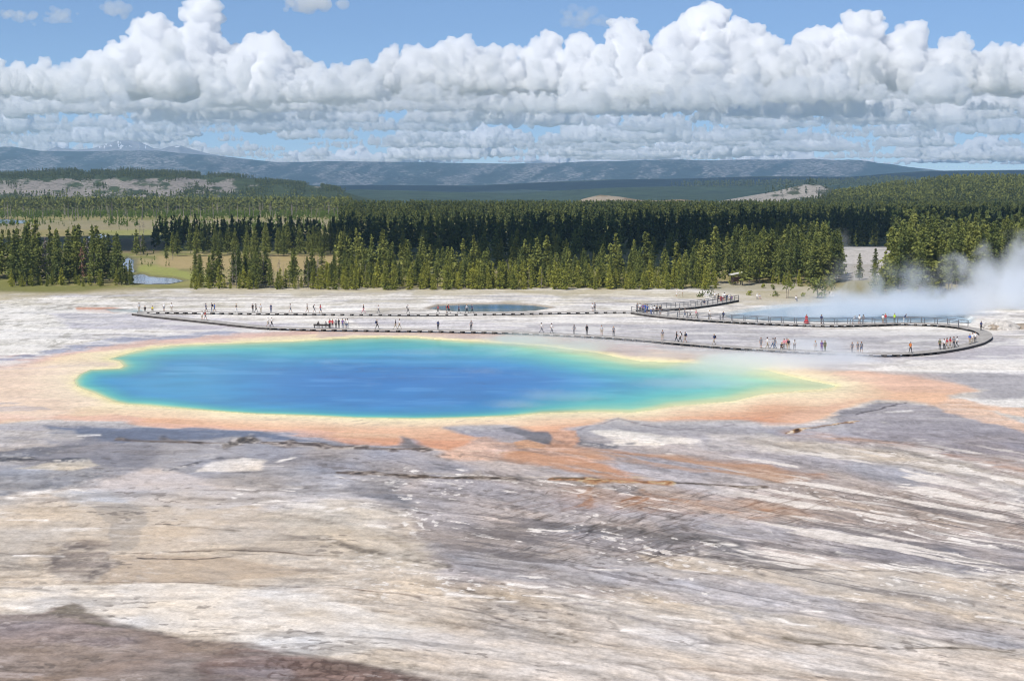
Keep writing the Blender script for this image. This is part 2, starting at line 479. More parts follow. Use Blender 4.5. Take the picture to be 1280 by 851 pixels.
# --- lower flats, base bands
low = sstep(515, 545, gv)
b1 = fbm(wx / 20, yq / 4.0, 111, 5); b2 = fbm(wx / 7, yq / 1.1, 112, 4); b3 = fbm(wx / 40, yq / 9, 113, 4)
blend(low, (203, 195, 185))
blend(low * sstep(640, 560, V), (168, 167, 180))  # bluish grey: sky reflected by the wet flats, painted into the ground colour
zone([(440,560),(1300,540),(1300,715),(960,705),(850,690),(760,745),(560,730),(480,660)], (184,177,178), 26, 0.9)
zone([(-60,540),(340,545),(480,560),(520,640),(330,610),(200,588),(100,596),(-60,630)], (172,171,176), 14, 0.9, 0.25, 0.5)
# left and centre patches; blue-grey ones have sky reflection painted in
zone([(60,532),(200,534),(330,541),(430,556),(300,548),(140,551),(60,560)], (116,126,150), 6, 0.97, 0.05, 0.7)
zone([(30,552),(110,546),(200,556),(180,586),(120,584),(20,566)], (153,152,160), 8, 0.9, 0.15, 0.6)
zone([(-40,538),(90,537),(105,548),(40,562),(-40,566)], (205,197,190), 7, 0.75, 0.6)
zone([(-40,566),(60,556),(130,552),(90,562),(-40,580)], (133,136,148), 5, 0.85, 0.2, 0.6)
zone([(-40,584),(130,588),(115,600),(60,612),(-40,622)], (157,160,168), 9, 0.9, 0.3, 0.5)
zone([(20,586),(60,578),(112,573),(125,582),(90,588)], (214,205,188), 4, 0.95, 0.2, None, True)
zone([(240,590),(262,578),(300,571),(330,575),(325,588),(280,590)], (232,224,214), 4, 0.95, 0.15, None, True)
zone([(110,612),(135,598),(180,585),(210,586),(260,604),(330,612),(200,614)], (214,203,197), 5, 0.9, 0.1, None, True)
zone([(110,608),(200,604),(330,606),(480,600),(470,640),(260,634),(120,622)], (200,198,202), 12, 0.75, 0.3)
zone([(60,614),(140,612),(168,630),(90,630)], (202,203,206), 6, 0.85, 0.2, 0.5)
zone([(330,560),(560,566),(600,590),(400,588),(330,580)], (168,166,173), 10, 0.8, 0.3, 0.4)
zone([(430,598),(500,598),(505,634),(470,628),(440,615)], (146,146,153), 9, 0.75, 0.25, 0.4)
zone([(-60,640),(120,632),(330,640),(470,660),(560,700),(520,740),(330,730),(-60,735)], (204,193,178), 16, 0.9, 0.2)
zone([(118,634),(175,632),(186,648),(165,688),(136,689),(134,655)], (186,178,168), 3, 0.95, 0, 0.3, True)
zone([(186,634),(330,634),(420,650),(330,672),(240,684),(170,688),(188,650)], (209,197,182), 6, 0.8, 0.1)
zone([(136,694),(190,693),(260,697),(340,705),(420,713),(345,720),(260,726),(120,727),(132,712)], (198,182,162), 3, 0.97, 0, 0.35, True)
zone([(62,688),(90,676),(132,682),(136,700),(120,722),(80,728),(58,712)], (146,137,134), 8, 0.8, 0.7)
zone([(330,640),(420,622),(500,640),(560,690),(500,710),(400,690)], (208,199,183), 14, 0.6, 0.5)
# white sheet and brown corner
zone([(-60,744),(60,731),(160,728),(240,727),(300,735),(420,752),(500,772),(600,795),(690,820),(600,822),(500,816),(420,818),(300,799),(235,794),(160,777),(110,765),(86,755),(52,766),(-60,756)], (226,222,216), 7, 0.95, 0.12)
zone([(300,748),(420,765),(520,800),(620,822),(540,820),(430,800)], (205,198,188), 12, 0.5, 0.6)
zone([(-60,772),(50,770),(86,756),(112,769),(160,782),(222,799),(300,802),(400,820),(450,832),(590,860),(590,900),(-60,900)], (157,143,134), 5, 0.97, 0.0)
zone([(-60,776),(120,778),(180,792),(130,806),(-60,812)], (170,156,156), 8, 0.7, 0.6)
zone([(74,762),(86,755),(100,763),(140,775),(165,786),(110,778),(60,772)], (148,139,124), 4, 0.9)
zone([(170,790),(215,800),(250,818),(200,842),(140,850),(110,840),(140,815)], (163,147,138), 8, 0.85)
zone([(-60,840),(40,815),(120,808),(110,870),(-60,880)], (158,140,126), 12, 0.6, 0.5)
zone([(250,818),(330,806),(450,835),(560,856),(560,880),(240,880)], (142,118,112), 10, 0.85, 0.4)
zone([(260,838),(330,828),(360,845),(330,880),(260,880)], (166,158,162), 8, 0.7, 0.6)
stroke([(-20,771),(50,770),(110,770),(160,782),(225,800),(300,802),(400,821),(470,834),(560,852)], (140,128,124), 5, 6, 0.6)
# greys and slates in the middle
zone([(520,655),(640,648),(770,655),(860,668),(880,690),(800,690),(700,672),(600,720),(540,700)], (156,152,155), 14, 0.85, 0.45)
zone([(636,654),(700,651),(780,660),(870,672),(830,682),(720,668)], (136,135,140), 7, 0.8, 0.35)
zone([(820,660),(900,668),(960,700),(1020,712),(900,690)], (120,119,123), 6, 0.8, 0.3)
zone([(1020,690),(1120,680),(1200,688),(1280,700),(1280,716),(1120,706)], (140,137,143), 9, 0.8, 0.45)
zone([(1130,682),(1190,682),(1200,694),(1140,694)], (121,121,130), 6, 0.7, 0.3)
zone([(560,690),(700,680),(840,705),(960,728),(1000,745),(860,748),(760,742),(620,728)], (168,167,172), 14, 0.85, 0.4)
zone([(800,690),(880,693),(960,711),(1060,713),(1170,716),(1300,738),(1300,772),(1200,772),(1100,752),(1000,735),(880,717),(820,702)], (207,196,182), 6, 0.92, 0.15)
zone([(760,718),(900,722),(1000,736),(1100,753),(1200,774),(1300,785),(1300,812),(1100,792),(960,764),(830,748)], (189,186,190), 8, 0.85, 0.3)
zone([(620,760),(760,770),(900,780),(1000,790),(1300,822),(1300,900),(560,900),(500,800)], (207,198,189), 18, 0.8, 0.3)
zone([(560,738),(640,742),(700,760),(760,800),(700,800),(600,770)], (196,183,166), 12, 0.6, 0.5)
# orange and ochre runoff
zone([(540,560),(600,546),(640,556),(720,556),(760,574),(700,582),(620,578),(560,572)], (221,182,158), 7, 0.85, 0.2)
zone([(678,537),(720,538),(724,552),(715,560),(682,558),(688,548)], (216,166,134), 3, 0.95, 0.15, None, True)
zone([(622,536),(650,531),(680,536),(690,548),(688,556),(668,550),(640,541)], (125,124,132), 3, 0.95, 0.1, 0.5, True)
zone([(642,552),(660,548),(682,556),(676,560),(644,560)], (220,170,130), 3, 0.9, 0.2, None, True)
zone([(498,546),(508,545),(512,552),(536,560),(520,563),(502,556)], (136,132,136), 2.5, 0.9, 0.1, 0.4, True)
stroke([(640,566),(690,570),(735,578),(768,588),(790,600)], (206,150,114), 8, 9, 0.95, 0.2)
stroke([(700,560),(760,563),(810,570),(870,577),(960,583)], (210,160,128), 5, 7, 0.9, 0.2)
stroke([(870,577),(960,585),(1030,594)], (186,142,112), 5, 8, 0.7, 0.4)
zone([(960,588),(1000,588),(1040,600),(1000,604),(950,598)], (184,150,126), 8, 0.55, 0.5)
zone([(800,612),(930,620),(1000,634),(1000,650),(860,642),(760,636)], (205,178,156), 12, 0.62, 0.5)
stroke([(940,648),(1000,640),(1060,650)], (190,150,122), 10, 12, 0.45, 0.5)
stroke([(985,540),(1060,549),(1130,557),(1200,572),(1300,592)], (190,150,122), 8, 9, 0.85, 0.25)
stroke([(1040,545),(1130,553),(1200,566),(1300,584)], (150,124,104), 3, 5, 0.6, 0.5)
zone([(930,546),(1060,556),(1160,566),(1250,590),(1180,594),(1060,574),(940,562)], (209,200,186), 7, 0.8, 0.3)
zone([(1060,576),(1140,578),(1190,600),(1130,606),(1080,594)], (172,172,178), 9, 0.7, 0.4)
zone([(1180,590),(1300,600),(1300,625),(1200,606)], (205,198,184), 8, 0.5, 0.5)
zone([(960,600),(1100,606),(1300,640),(1300,690),(1100,676),(960,650)], (184,172,165), 16, 0.7, 0.4)
# cone and pale patches below the pool
zone([(1036,523),(1066,511),(1096,503),(1132,502),(1168,508),(1300,544),(1300,580),(1160,556),(1080,545)], (158,153,161), 6, 0.9, 0.2, 0.2)
zone([(1036,523),(1066,511),(1100,503),(1118,504),(1090,512),(1060,520)], (139,136,142), 4, 0.85, 0.1, 0.3, True)
stroke([(1070,518),(1110,508),(1132,503)], (84,80,86), 1.6, 1.4, 0.85)
stroke([(985,540),(1020,534),(1070,526)], (150,108,66), 2.4, 2, 0.9, 0.6)
stroke([(988,541),(1020,535),(1050,530)], (70,56,46), 1.0, 1.2, 0.8, 0.7)
stroke([(960,532),(1000,532),(1030,526)], (236,214,196), 4, 4, 0.8, 0.4)
stroke([(1100,517),(1120,514),(1140,513)], (222,218,216), 2.4, 2.4, 0.9, 0.7)
stroke([(1060,524),(1090,524),(1112,529)], (210,204,200), 2.4, 2.6, 0.8, 0.7)
zone([(725,538),(770,528),(800,533),(900,530),(960,535),(980,545),(900,560),(760,556),(724,550)], (171,168,173), 5, 0.9, 0.1, 0.3)
zone([(745,540),(775,536),(830,546),(880,556),(820,558),(770,554)], (226,221,214), 4, 0.92, 0.45)
zone([(880,545),(960,540),(990,548),(960,562),(890,560)], (196,190,186), 8, 0.75, 0.4)
zone([(722,546),(745,552),(780,556),(760,560),(722,556)], (129,129,135), 3, 0.85, 0.3)
stroke([(776,523),(790,528),(850,538),(920,531)], (122,114,122), 1.6, 2, 0.8, 0.3)
stroke([(722,538),(750,530),(776,523)], (140,130,140), 1.6, 2, 0.7, 0.4)
# runoff stream at the right
zone([(1160,498),(1200,497),(1260,508),(1300,516),(1300,522),(1230,516),(1300,536),(1300,545),(1230,531),(1180,516)], (228,190,162), 4, 0.9, 0.25)
stroke([(1165,506),(1185,502),(1215,508),(1250,514)], (218,172,136), 5, 5, 0.8, 0.4)
zone([(1060,466),(1150,468),(1300,466),(1300,496),(1215,498),(1230,488),(1200,480)], (171,167,173), 8, 0.85, 0.2, 0.5)
zone([(1195,496),(1240,496),(1300,494),(1300,510),(1240,508)], (228,224,220), 4, 0.85, 0.55)
# ---- terrace edges
stroke([(425,589),(470,591),(520,594),(600,597),(690,598),(760,602),(850,604),(950,609)], (92,80,68), 3.2, 3.4, 0.95, 1.0)
stroke([(425,587),(520,591),(620,595),(700,596)], (206,196,184), 2, 3, 0.6, 0.8, seed=3)
stroke([(735,600),(790,602),(835,604)], (190,124,70), 4, 5, 0.95, 0.7)
stroke([(690,598),(735,600)], (180,168,110), 3, 4, 0.6, 0.5)
stroke([(150,549),(200,552),(260,554),(300,555)], (120,104,92), 4.2, 3.4, 0.95, 0.8)
stroke([(152,547),(163,550)], (92,80,70), 3, 2.5, 0.8, 0.5)
stroke([(285,556),(305,551),(330,553)], (110,102,96), 4, 4, 0.7, 0.8)
stroke([(330,554),(400,557),(460,560),(530,562)], (112,98,90), 3.8, 3.4, 0.95, 0.9)
stroke([(340,556),(420,560),(500,560)], (206,198,192), 2, 3, 0.6, 0.8, seed=4)
stroke([(565,565),(620,566),(680,564)], (180,140,110), 2.2, 3, 0.7, 0.7)
stroke([(530,561),(560,564),(600,563)], (240,214,188), 3, 3, 0.8, 0.6)
stroke([(-10,573),(30,575),(70,576)], (96,92,94), 4, 5, 0.7, 0.9)
stroke([(205,588),(240,580),(270,573),(330,568)], (117,114,118), 3, 4, 0.7, 0.6)
stroke([(135,692),(220,690),(300,688),(420,693)], (112,96,82), 2.6, 2.4, 0.95, 0.5)
stroke([(170,697),(240,700),(300,697)], (90,78,70), 2.2, 2, 0.95, 0.7, seed=5)
stroke([(120,727),(220,727),(320,730),(440,737),(520,745)], (136,120,106), 2.4, 2.6, 0.9, 0.4)
stroke([(210,655),(260,660),(300,664)], (150,138,124), 2.4, 3, 0.7, 0.6)
stroke([(400,674),(440,686),(480,692),(560,708)], (146,138,126), 5, 7, 0.5, 0.8)
stroke([(330,640),(400,650),(470,664),(520,690)], (166,155,140), 5, 8, 0.5, 0.7)
stroke([(520,745),(545,757),(600,765),(640,780)], (132,122,118), 2.2, 2.6, 0.75, 0.6)
stroke([(530,742),(600,744),(660,760),(730,790)], (176,166,154), 4, 6, 0.6, 0.6)
stroke([(600,775),(680,790),(720,800)], (150,138,120), 4, 7, 0.5, 0.8)
stroke([(690,752),(760,760),(820,778),(880,800),(940,816)], (150,142,140), 4, 6, 0.6, 0.7)
stroke([(860,754),(920,768),(940,790),(1000,805)], (160,159,163), 6, 8, 0.6, 0.5)
stroke([(985,797),(1010,804),(1060,803),(1110,808),(1180,808),(1290,814)], (122,112,98), 2.6, 3.2, 0.8, 0.5)
stroke([(985,797),(1040,802)], (130,122,106), 7, 9, 0.6, 0.6)
stroke([(1110,740),(1165,749),(1230,755),(1290,756)], (150,138,126), 3.4, 5, 0.6, 0.4)
stroke([(1100,770),(1170,778),(1280,796)], (140,132,130), 1.8, 2.5, 0.7, 0.6)
stroke([(880,690),(960,711),(1060,713),(1170,716),(1290,737)], (112,106,104), 2.4, 3, 0.7, 0.7)
stroke([(780,832),(880,836),(960,842),(1060,850)], (156,140,126), 6, 9, 0.6, 0.6)
# ---- apron around the pool
psd = poly_sd(POOL, gu + 2.5 * n1 + 2 * n3, gv + 0.9 * n2 + 0.5 * n3)
isel = (gv > 400) & (gv < 600)
asd = np.full(N, -99, np.float32); asd[isel] = poly_sd(APRON, (gu + near * (22 * n1 + 6 * n3))[isel], (gv + near * (5 * n2 + 2 * n3))[isel])
am = sstep(-3, 9, asd) * (1 - sstep(-4, 0, psd) * 0)
out = -psd
sal = fbm(wx / 22, yq / 3, 131, 4)
apc = np.array([lin(c) for c in ((238,228,172), (241,225,188), (237,209,176), (229,184,150), (219,160,124))], np.float32)
ed = np.array([0, 7, 22, 42, 70], np.float32)
oo = np.clip(out * (1 + 0.9 * (sal - 0.5)), 0, 69.9) * (1 - 0.66 * sstep(230, 80, gu)) * (1 - 0.42 * sstep(940, 1030, gu))
apron = np.stack([np.interp(oo, ed, apc[:, k]) for k in range(3)], 1).astype(np.float32)
col += am[:, None] * 0.97 * (apron - col)
wet = np.where(am > 0.5, 0.35, wet)
zone([(-60,449),(60,442),(160,427),(300,417),(400,412),(400,416),(300,424),(190,431),(100,442),(20,458),(-60,465)], (217,180,170), 6, 0.8, 0.15, 0.5)
zone([(-60,446),(20,447),(70,436),(160,421),(300,413),(300,417),(170,427),(90,438),(30,450),(-60,460)], (160,164,186), 4, 0.85, 0.1, 0.6)
zone([(400,413),(500,411),(680,417),(820,434),(800,444),(740,436),(640,426),(540,420),(470,418),(400,421)], (212,186,176), 4, 0.85, 0.35, 0.8)
zone([(700,424),(900,440),(1000,452),(960,456),(860,450),(780,444),(740,436)], (204,182,174), 5, 0.7, 0.3, 0.7)
zone([(980,455),(1060,452),(1100,460),(1040,466)], (176,168,170), 7, 0.6, 0.3, 0.5)
zone([(1060,462),(1170,472),(1215,484),(1215,492),(1120,488),(1040,470)], (222,186,168), 8, 0.6, 0.2)
zone([(-60,520),(80,519),(160,516),(180,524),(240,531),(380,537),(470,552),(500,553),(470,556),(400,545),(300,537),(200,533),(150,523),(60,525),(-60,528)], (221,178,158), 4, 0.75, 0.1)
zone([(960,524),(1040,505),(1080,498),(1050,512),(1000,530)], (222,180,154), 6, 0.6)
zone([(-60,508),(20,505),(56,507),(62,511),(40,514),(-60,518)], (152,152,164), 3, 0.9, 0.3)
stroke([(-10,461),(40,460),(80,457),(130,456)], (166,160,172), 2.2, 3, 0.7, 0.4)
stroke([(100,453),(140,455)], (206,180,168), 2.0, 2, 0.7, 0.3)
stroke([(-10,470),(60,466),(110,464)], (214,186,172), 4, 6, 0.6, 0.5)
stroke([(10,497),(40,495),(70,500)], (214,190,172), 2, 3, 0.7, 0.4)
zone([(-60,456),(90,452),(150,452),(96,470),(92,486),(130,504),(60,524),(-60,526)], (233,212,196), 12, 0.55, 0.15)
for k in range(26):                     # small dark threads on the bacterial apron
    r_ = np.random.default_rng(900 + k); u0 = r_.uniform(330, 960); v0 = 527 + r_.uniform(-3, 9) - max(0, u0 - 700) * 0.05
    stroke([(u0, v0), (u0 + r_.uniform(4, 18), v0 - r_.uniform(0, 3))], (170,148,140), 0.9, 1.2, 0.6, 0.5, seed=k)
# ---- fine runoff texture everywhere on the sinter (feature size grows with distance, as the mesh does)
def streak_axes(yy):
    yy = np.clip(yy, 60, 900); kx_ = np.sqrt(np.clip(yq, 60, 900) / 110.0)
    return (((gu - 640) * kx_) + 12 * n1 + 2 * n3).astype(np.float32), (10030.0 / np.sqrt(yy) + 6 * n2 + 1.0 * n3).astype(np.float32)
ax, ay = streak_axes(yq); bx_, by_ = streak_axes(yq1)
iA = np.nonzero(flowm < 0.995)[0]; iB = np.nonzero(flowm > 0.005)[0]
def st(lx, ly, seed, o=3):
    r = np.zeros(N, np.float32)
    r[iA] = fbm(ax[iA] / lx, ay[iA] / ly, seed, o) * (1 - flowm[iA])
    r[iB] += fbm(bx_[iB] / lx, by_[iB] / ly, seed + 500, o) * flowm[iB]
    amp = 1 / np.sqrt(flowm ** 2 + (1 - flowm) ** 2)
    return 0.5 + (r - 0.5) * amp
fin2 = st(46, 5.5, 144, 4); fine = st(13, 2.4, 143, 2); big = st(150, 24, 145, 5); peb = st(3.6, 2.2, 146, 2); mot = st(80, 20, 147, 4); lng = st(210, 6.5, 148, 4)
ap_sup = 1 - 0.80 * am
lowd = sstep(528, 560, gv) * ap_sup
back2 = (1 - lowd) * ap_sup * sstep(355, 372, gv)
calm = np.ones(N, np.float32)
for pl_, k_ in (([(112,612),(180,586),(330,605),(330,640),(190,690),(135,690)], 0.12), ([(132,694),(250,695),(340,705),(420,713),(345,720),(260,726),(130,727)], 0.15), ([(170,790),(215,800),(250,818),(200,842),(140,850),(110,840),(140,815)], 0.35), ([(60,532),(200,534),(330,541),(430,556),(200,590),(20,566)], 0.5), ([(-60,744),(60,731),(240,727),(420,752),(600,795),(690,820),(500,816),(300,799),(160,777),(86,755),(-60,756)], 0.5), ([(-60,640),(120,632),(330,640),(470,660),(560,700),(330,690),(-60,690)], 0.6), ([(800,690),(960,711),(1170,716),(1300,738),(1300,772),(1100,752),(880,717)], 0.55)):
    calm *= 1 - (1 - k_) * sstep(-8, 10, poly_sd(pl_, U, V))
tone = 1 + lowd * (0.46 * (fin2 - 0.5) + 0.32 * (fine - 0.5) + 0.34 * (big - 0.5) + 0.24 * (peb - 0.5) + 0.20 * (mot - 0.5) + 0.46 * (lng - 0.5)) * calm + back2 * (0.34 * (fin2 - 0.5) + 0.35 * (s2 - 0.5) + 0.3 * (peb - 0.5)) + am * (0.16 * (fin2 - 0.5) + 0.12 * (mot - 0.5) + 0.05 * (peb - 0.5) + 0.24 * (lng - 0.5))
r1 = ridged(np.where(flowm > 0.5, bx_, ax) / 90 + 1.2 * n1, np.where(flowm > 0.5, by_, ay) / 10 + 1.2 * n2, 141, 3); r2 = ridged(ax / 30, ay / 6, 142, 3)
crack = sstep(0.80, 0.92, r1) * lowd * sstep(0.42, 0.58, mot)
mid = sstep(520, 660, gu) * sstep(598, 622, gv) * sstep(770, 690, gv)
tone *= 1 - crack * 0.24 * calm - sstep(0.82, 0.95, r2) * lowd * 0.12
# braided runnels on the sloping sheet right of centre
ra = gu + 8 * n1 + 5 * n3; rb = gv + 0.30 * (gu - 640) * sstep(1250, 900, gu) - 0.16 * np.maximum(gu - 980, 0) + 6 * n2 + 5 * n3
br = ridged(ra / 70, rb / 8.0, 151, 2); br3 = ridged(ra / 34, rb / 4.2, 157, 2)
rmask = mid * sstep(0.34, 0.50, st(150, 40, 158, 3))
tone *= 1 - (sstep(0.80, 0.96, br) * 0.36 + sstep(0.78, 0.95, br3) * 0.26) * rmask
tone *= 1 + (sstep(0.35, 0.15, br) * 0.10) * rmask
col *= np.clip(tone, 0.3, 1.6)[:, None]
warmth = (st(90, 22, 159, 4) - 0.5) * lowd
col *= np.stack([1 + 0.22 * warmth, 1 + 0.02 * warmth, 1 - 0.30 * warmth], 1)
nosalt = (sstep(400, 520, gu) * 0.75 + 0.25) * (1 - sstep(-10, 15, poly_sd([(530,545),(620,535),(730,536),(830,570),(960,584),(840,612),(700,596),(560,580)], U, V)))
salt = nosalt * sstep(0.64, 0.70, st(34, 3.4, 152, 3)) * sstep(0.54, 0.66, st(150, 34, 153, 3)) * lowd * sstep(775, 740, gv)
blend(salt * 0.85, (240, 237, 233))
salt2 = nosalt * sstep(0.70, 0.76, st(10, 2.6, 162, 2)) * sstep(0.52, 0.62, st(120, 40, 163, 3)) * lowd * sstep(770, 740, gv)
blend(salt2 * 0.8, (236, 234, 231))
pep = sstep(0.70, 0.78, st(16, 3.0, 154, 2)) * sstep(0.5, 0.62, st(120, 30, 155, 3)) * lowd
blend(pep * 0.5, (112, 104, 100))
dk = sstep(0.58, 0.72, st(130, 6, 164, 4)) * sstep(0.48, 0.60, st(200, 40, 165, 3)) * lowd
blend(dk * 0.40, (134, 128, 124))
br2 = ridged(gu / 15 + gv / 22 + 1.6 * n1 + 0.9 * n3, gv / 6.5 - gu / 60 + 1.4 * n2 + 0.8 * n3, 156, 3)      # scaly brown crust in the near corner
corner = sstep(-5, 9, poly_sd([(-60,772),(50,770),(86,756),(160,782),(222,799),(400,820),(590,860),(590,900),(-60,900)], U, V))
scal = sstep(240, 330, gu + 60 * n1) * sstep(0.36, 0.5, mot) + 0.25 * sstep(0.55, 0.65, mot)
rc = corner * sstep(0.60, 0.84, br2) * scal
blend(rc * 0.6, (104, 84, 78))
blend(corner * sstep(0.54, 0.66, fin2) * sstep(0.45, 0.6, big) * 0.55, (192, 180, 178))
blend(corner * sstep(0.66, 0.72, st(9, 3, 166, 2)) * sstep(0.52, 0.62, big) * 0.45, (198, 190, 188))
# white crusts
for pts, w_ in (([(640,732),(680,735),(720,742),(745,749)], 5), ([(655,745),(700,748)], 2), ([(875,675),(910,680),(940,692)], 5), ([(957,683),(1000,690),(1035,700)], 4.5),
                ([(1045,690),(1080,698)], 3), ([(1088,639),(1130,646),(1140,652)], 3.2), ([(1078,648),(1120,656)], 2.2), ([(1160,644),(1190,650),(1235,659)], 3.2), ([(1165,568),(1200,574),(1240,582)], 4.5),
                ([(1130,587),(1175,601)], 3.5), ([(1225,605),(1260,613),(1290,622)], 4.5), ([(1120,603),(1135,604)], 2), ([(1140,610),(1200,620)], 2.5), ([(1130,665),(1180,676),(1240,684)], 2.4), ([(1180,697),(1230,703)], 3),
                ([(1220,770),(1290,778)], 3), ([(15,622),(35,618),(58,613)], 7), ([(0,642),(16,640)], 4), ([(15,652),(60,652)], 4), ([(68,661),(118,661)], 5), ([(20,694),(78,695)], 4), ([(290,621),(302,617)], 3), ([(300,611),(320,612)], 2.5),
                ([(320,630),(345,627),(400,634)], 5), ([(410,640),(425,637)], 4), ([(345,577),(365,572)], 3), ([(325,584),(350,583)], 3), ([(363,608),(376,608)], 4), ([(352,612),(368,613)], 2), ([(100,545),(125,544)], 3.5), ([(90,611),(120,615)], 1.6),
                ([(835,770),(890,778)], 4), ([(860,714),(890,716)], 2), ([(740,713),(775,713)], 3), ([(780,786),(830,790)], 6), ([(560,742),(640,752)], 8), ([(420,594),(430,596)], 2), ([(1000,764),(1030,766)], 2), ([(960,770),(985,780),(1010,782)], 5)):
    stroke(pts, (243, 240, 236), w_, w_ * 0.8, 0.92, 0.55, seed=int(pts[0][0]))
# broad white crust streaks
wst = sstep(0.585, 0.64, st(120, 6.5, 171, 3)) * sstep(850, 980, gu) * sstep(548, 570, gv) * sstep(740, 700, gv) * ap_sup
blend(wst * 0.8, (232, 227, 221))
bst = sstep(0.55, 0.62, st(130, 4.0, 172, 4)) * (1 - sstep(450, 468, gv)) * sstep(372, 384, gv) * (1 - am)
blend(bst * 0.7, (232, 228, 223))
dst = sstep(0.60, 0.68, st(150, 5.0, 173, 4)) * lowd * sstep(540, 600, gu) * sstep(620, 640, gv) * sstep(790, 720, gv)
blend(dst * 0.6, (120, 116, 120))
def rocky(pts, w, pal, op=0.95, seed=0, lift=0.05):
    """broken terrace edge: crusty dark, brown and pale lumps along a line"""
    i = box_idx(pts, w * 2 + 14)
    d = line_d(pts, Us[i], Vs[i], 2.2) * (1 + 1.6 * (vnoise(ax[i] / 22, ay[i] / 9, seed) - 0.5))
    m = sstep(w * 1.0, w * 0.3, d) * sstep(0.30, 0.5, vnoise(ax[i] / 40, ay[i] / 14, seed + 1))
    p = fbm(ax[i] / 11, ay[i] / 2.6, seed + 2, 3); c = np.stack([np.interp(p, [0.28, 0.42, 0.56, 0.72], lin(np.array(pal, float))[:, k]) for k in range(3)], 1).astype(np.float32)
    col[i] += (m * op)[:, None] * (c - col[i]); rock_z[i] = np.maximum(rock_z[i], m * lift * (0.4 + p))
rock_z = np.zeros(N, np.float32)
DK = [(78,68,60), (112,98,86), (142,128,116), (184,174,164)]
rocky([(148,549),(200,551),(260,554),(310,556)], 6, DK, 0.95, 301)
rocky([(282,557),(306,551),(332,553)], 9, [(84,78,72), (118,110,102), (156,148,140), (206,200,196)], 0.95, 302)
rocky([(330,554),(400,557),(470,560),(535,562)], 6, [(92,80,74), (122,108,100), (154,142,134), (196,186,178)], 0.9, 303)
rocky([(420,590),(470,592),(540,596),(640,599),(740,602),(850,605),(960,610)], 6, DK, 0.95, 304)
rocky([(690,599),(740,602),(800,603),(838,604)], 8, [(120,92,60), (172,122,72), (196,150,100), (200,182,140)], 0.9, 305)
rocky([(-20,573),(40,575),(110,574)], 9, [(74,76,84), (104,106,112), (140,140,142), (206,202,196)], 0.9, 306)
rocky([(205,588),(240,581),(272,573)], 6, [(88,88,96), (120,120,128), (150,148,152), (200,198,196)], 0.8, 307)
rocky([(984,541),(1015,535),(1045,530),(1072,526)], 4, [(60,46,36), (120,82,48), (200,160,110), (232,214,190)], 0.95, 308)
rocky([(560,565),(610,567),(680,564)], 5, [(150,104,72), (196,140,100), (226,186,150), (244,226,204)], 0.85, 309)
rocky([(60,700),(90,682),(130,690),(134,704),(110,724)], 16, [(104,98,98), (130,122,120), (158,150,144), (196,188,178)], 0.6, 310, 0.0)
rocky([(400,674),(450,688),(500,694),(556,708)], 12, [(108,100,92), (140,132,120), (176,168,154), (216,208,196)], 0.6, 311, 0.0)
rocky([(980,798),(1060,804),(1180,808),(1290,814)], 6, [(92,84,74), (124,116,104), (170,160,148), (214,206,198)], 0.6, 312, 0.0)
rocky([(560,744),(600,756),(660,772),(720,800)], 8, [(116,106,98), (146,136,126), (186,178,168), (222,216,208)], 0.6, 313, 0.0)
rocky([(880,692),(960,712),(1060,714),(1170,717),(1290,738)], 7, [(92,88,88), (120,114,112), (150,144,140), (206,200,194)], 0.6, 314, 0.0)
rocky([(722,553),(760,556),(800,553)], 6, [(92,96,112), (126,130,146), (170,168,170), (230,226,222)], 0.6, 315, 0.0)
# rust stained braids below the terrace edge
rz = sstep(-30, 40, poly_sd([(700,612),(800,606),(900,612),(985,628),(1000,648),(900,646),(800,640),(700,634)], U, V)) * sstep(0.36, 0.52, st(120, 12, 181, 3))
blend(rz * (0.30 + 0.5 * sstep(0.70, 0.90, br)), (184, 132, 90))
rz2 = sstep(-8, 12, poly_sd([(640,560),(720,562),(800,590),(830,606),(770,604),(700,584),(630,576)], U, V)) * sstep(0.38, 0.54, st(90, 9, 182, 3))
blend(rz2 * 0.75, (205, 150, 108))
rz3 = sstep(-8, 10, poly_sd([(720,556),(820,568),(960,580),(1010,600),(960,602),(860,584),(740,570)], U, V)) * sstep(0.40, 0.54, st(110, 7, 183, 3))
blend(rz3 * 0.7, (196, 152, 116))
# ---- meadows and forest floor beyond the sinter
edge = 360.5 + 6 * (fbm(wx / 25, wy / 40, 161, 4) - 0.5) + 14 * sstep(860, 1000, gu) + 5 * sstep(190, 60, gu)
veg = sstep(edge + 2, edge - 3, gv)
g1 = fbm(wx / 40, wy / 60, 162, 5); g2 = fbm(wx / 12, wy / 22, 163, 4)
dry = sstep(edge + 16, edge - 2, gv) * sstep(0.40, 0.62, g2) * (1 - veg)
blend(dry * 0.75, (186, 172, 134))
zone([(-60,362),(60,361),(170,358),(110,366),(20,374),(-60,384)], (180,166,124), 5, 0.75, 0.6)
zone([(400,360),(760,362),(880,366),(880,372),(700,369),(420,366)], (188,176,140), 5, 0.6, 0.7)
blend(veg, (150, 140, 96)); blend(veg * sstep(0.42, 0.62, g1), (128, 128, 74)); blend(veg * sstep(0.55, 0.7, g2) * 0.6, (172, 158, 116))
zone([(150,358),(260,356),(260,345),(190,342),(150,350)], (150,150,88), 4, 0.8, 0.4)
zone([(195,320),(420,318),(430,336),(330,340),(200,334)], (176,156,112), 5, 0.9, 0.2)
zone([(120,300),(260,297),(190,318),(120,314)], (128,112,84), 5, 0.85, 0.2)
zone([(-60,276),(430,274),(430,282),(200,288),(-60,286)], (150,142,116), 3, 0.8, 0.4)
zone([(110,288),(240,286),(220,296),(120,298)], (150,152,92), 4, 0.8, 0.3)
zone([(160,300),(230,296),(200,302)], (178,158,112), 3, 0.7, 0.3)
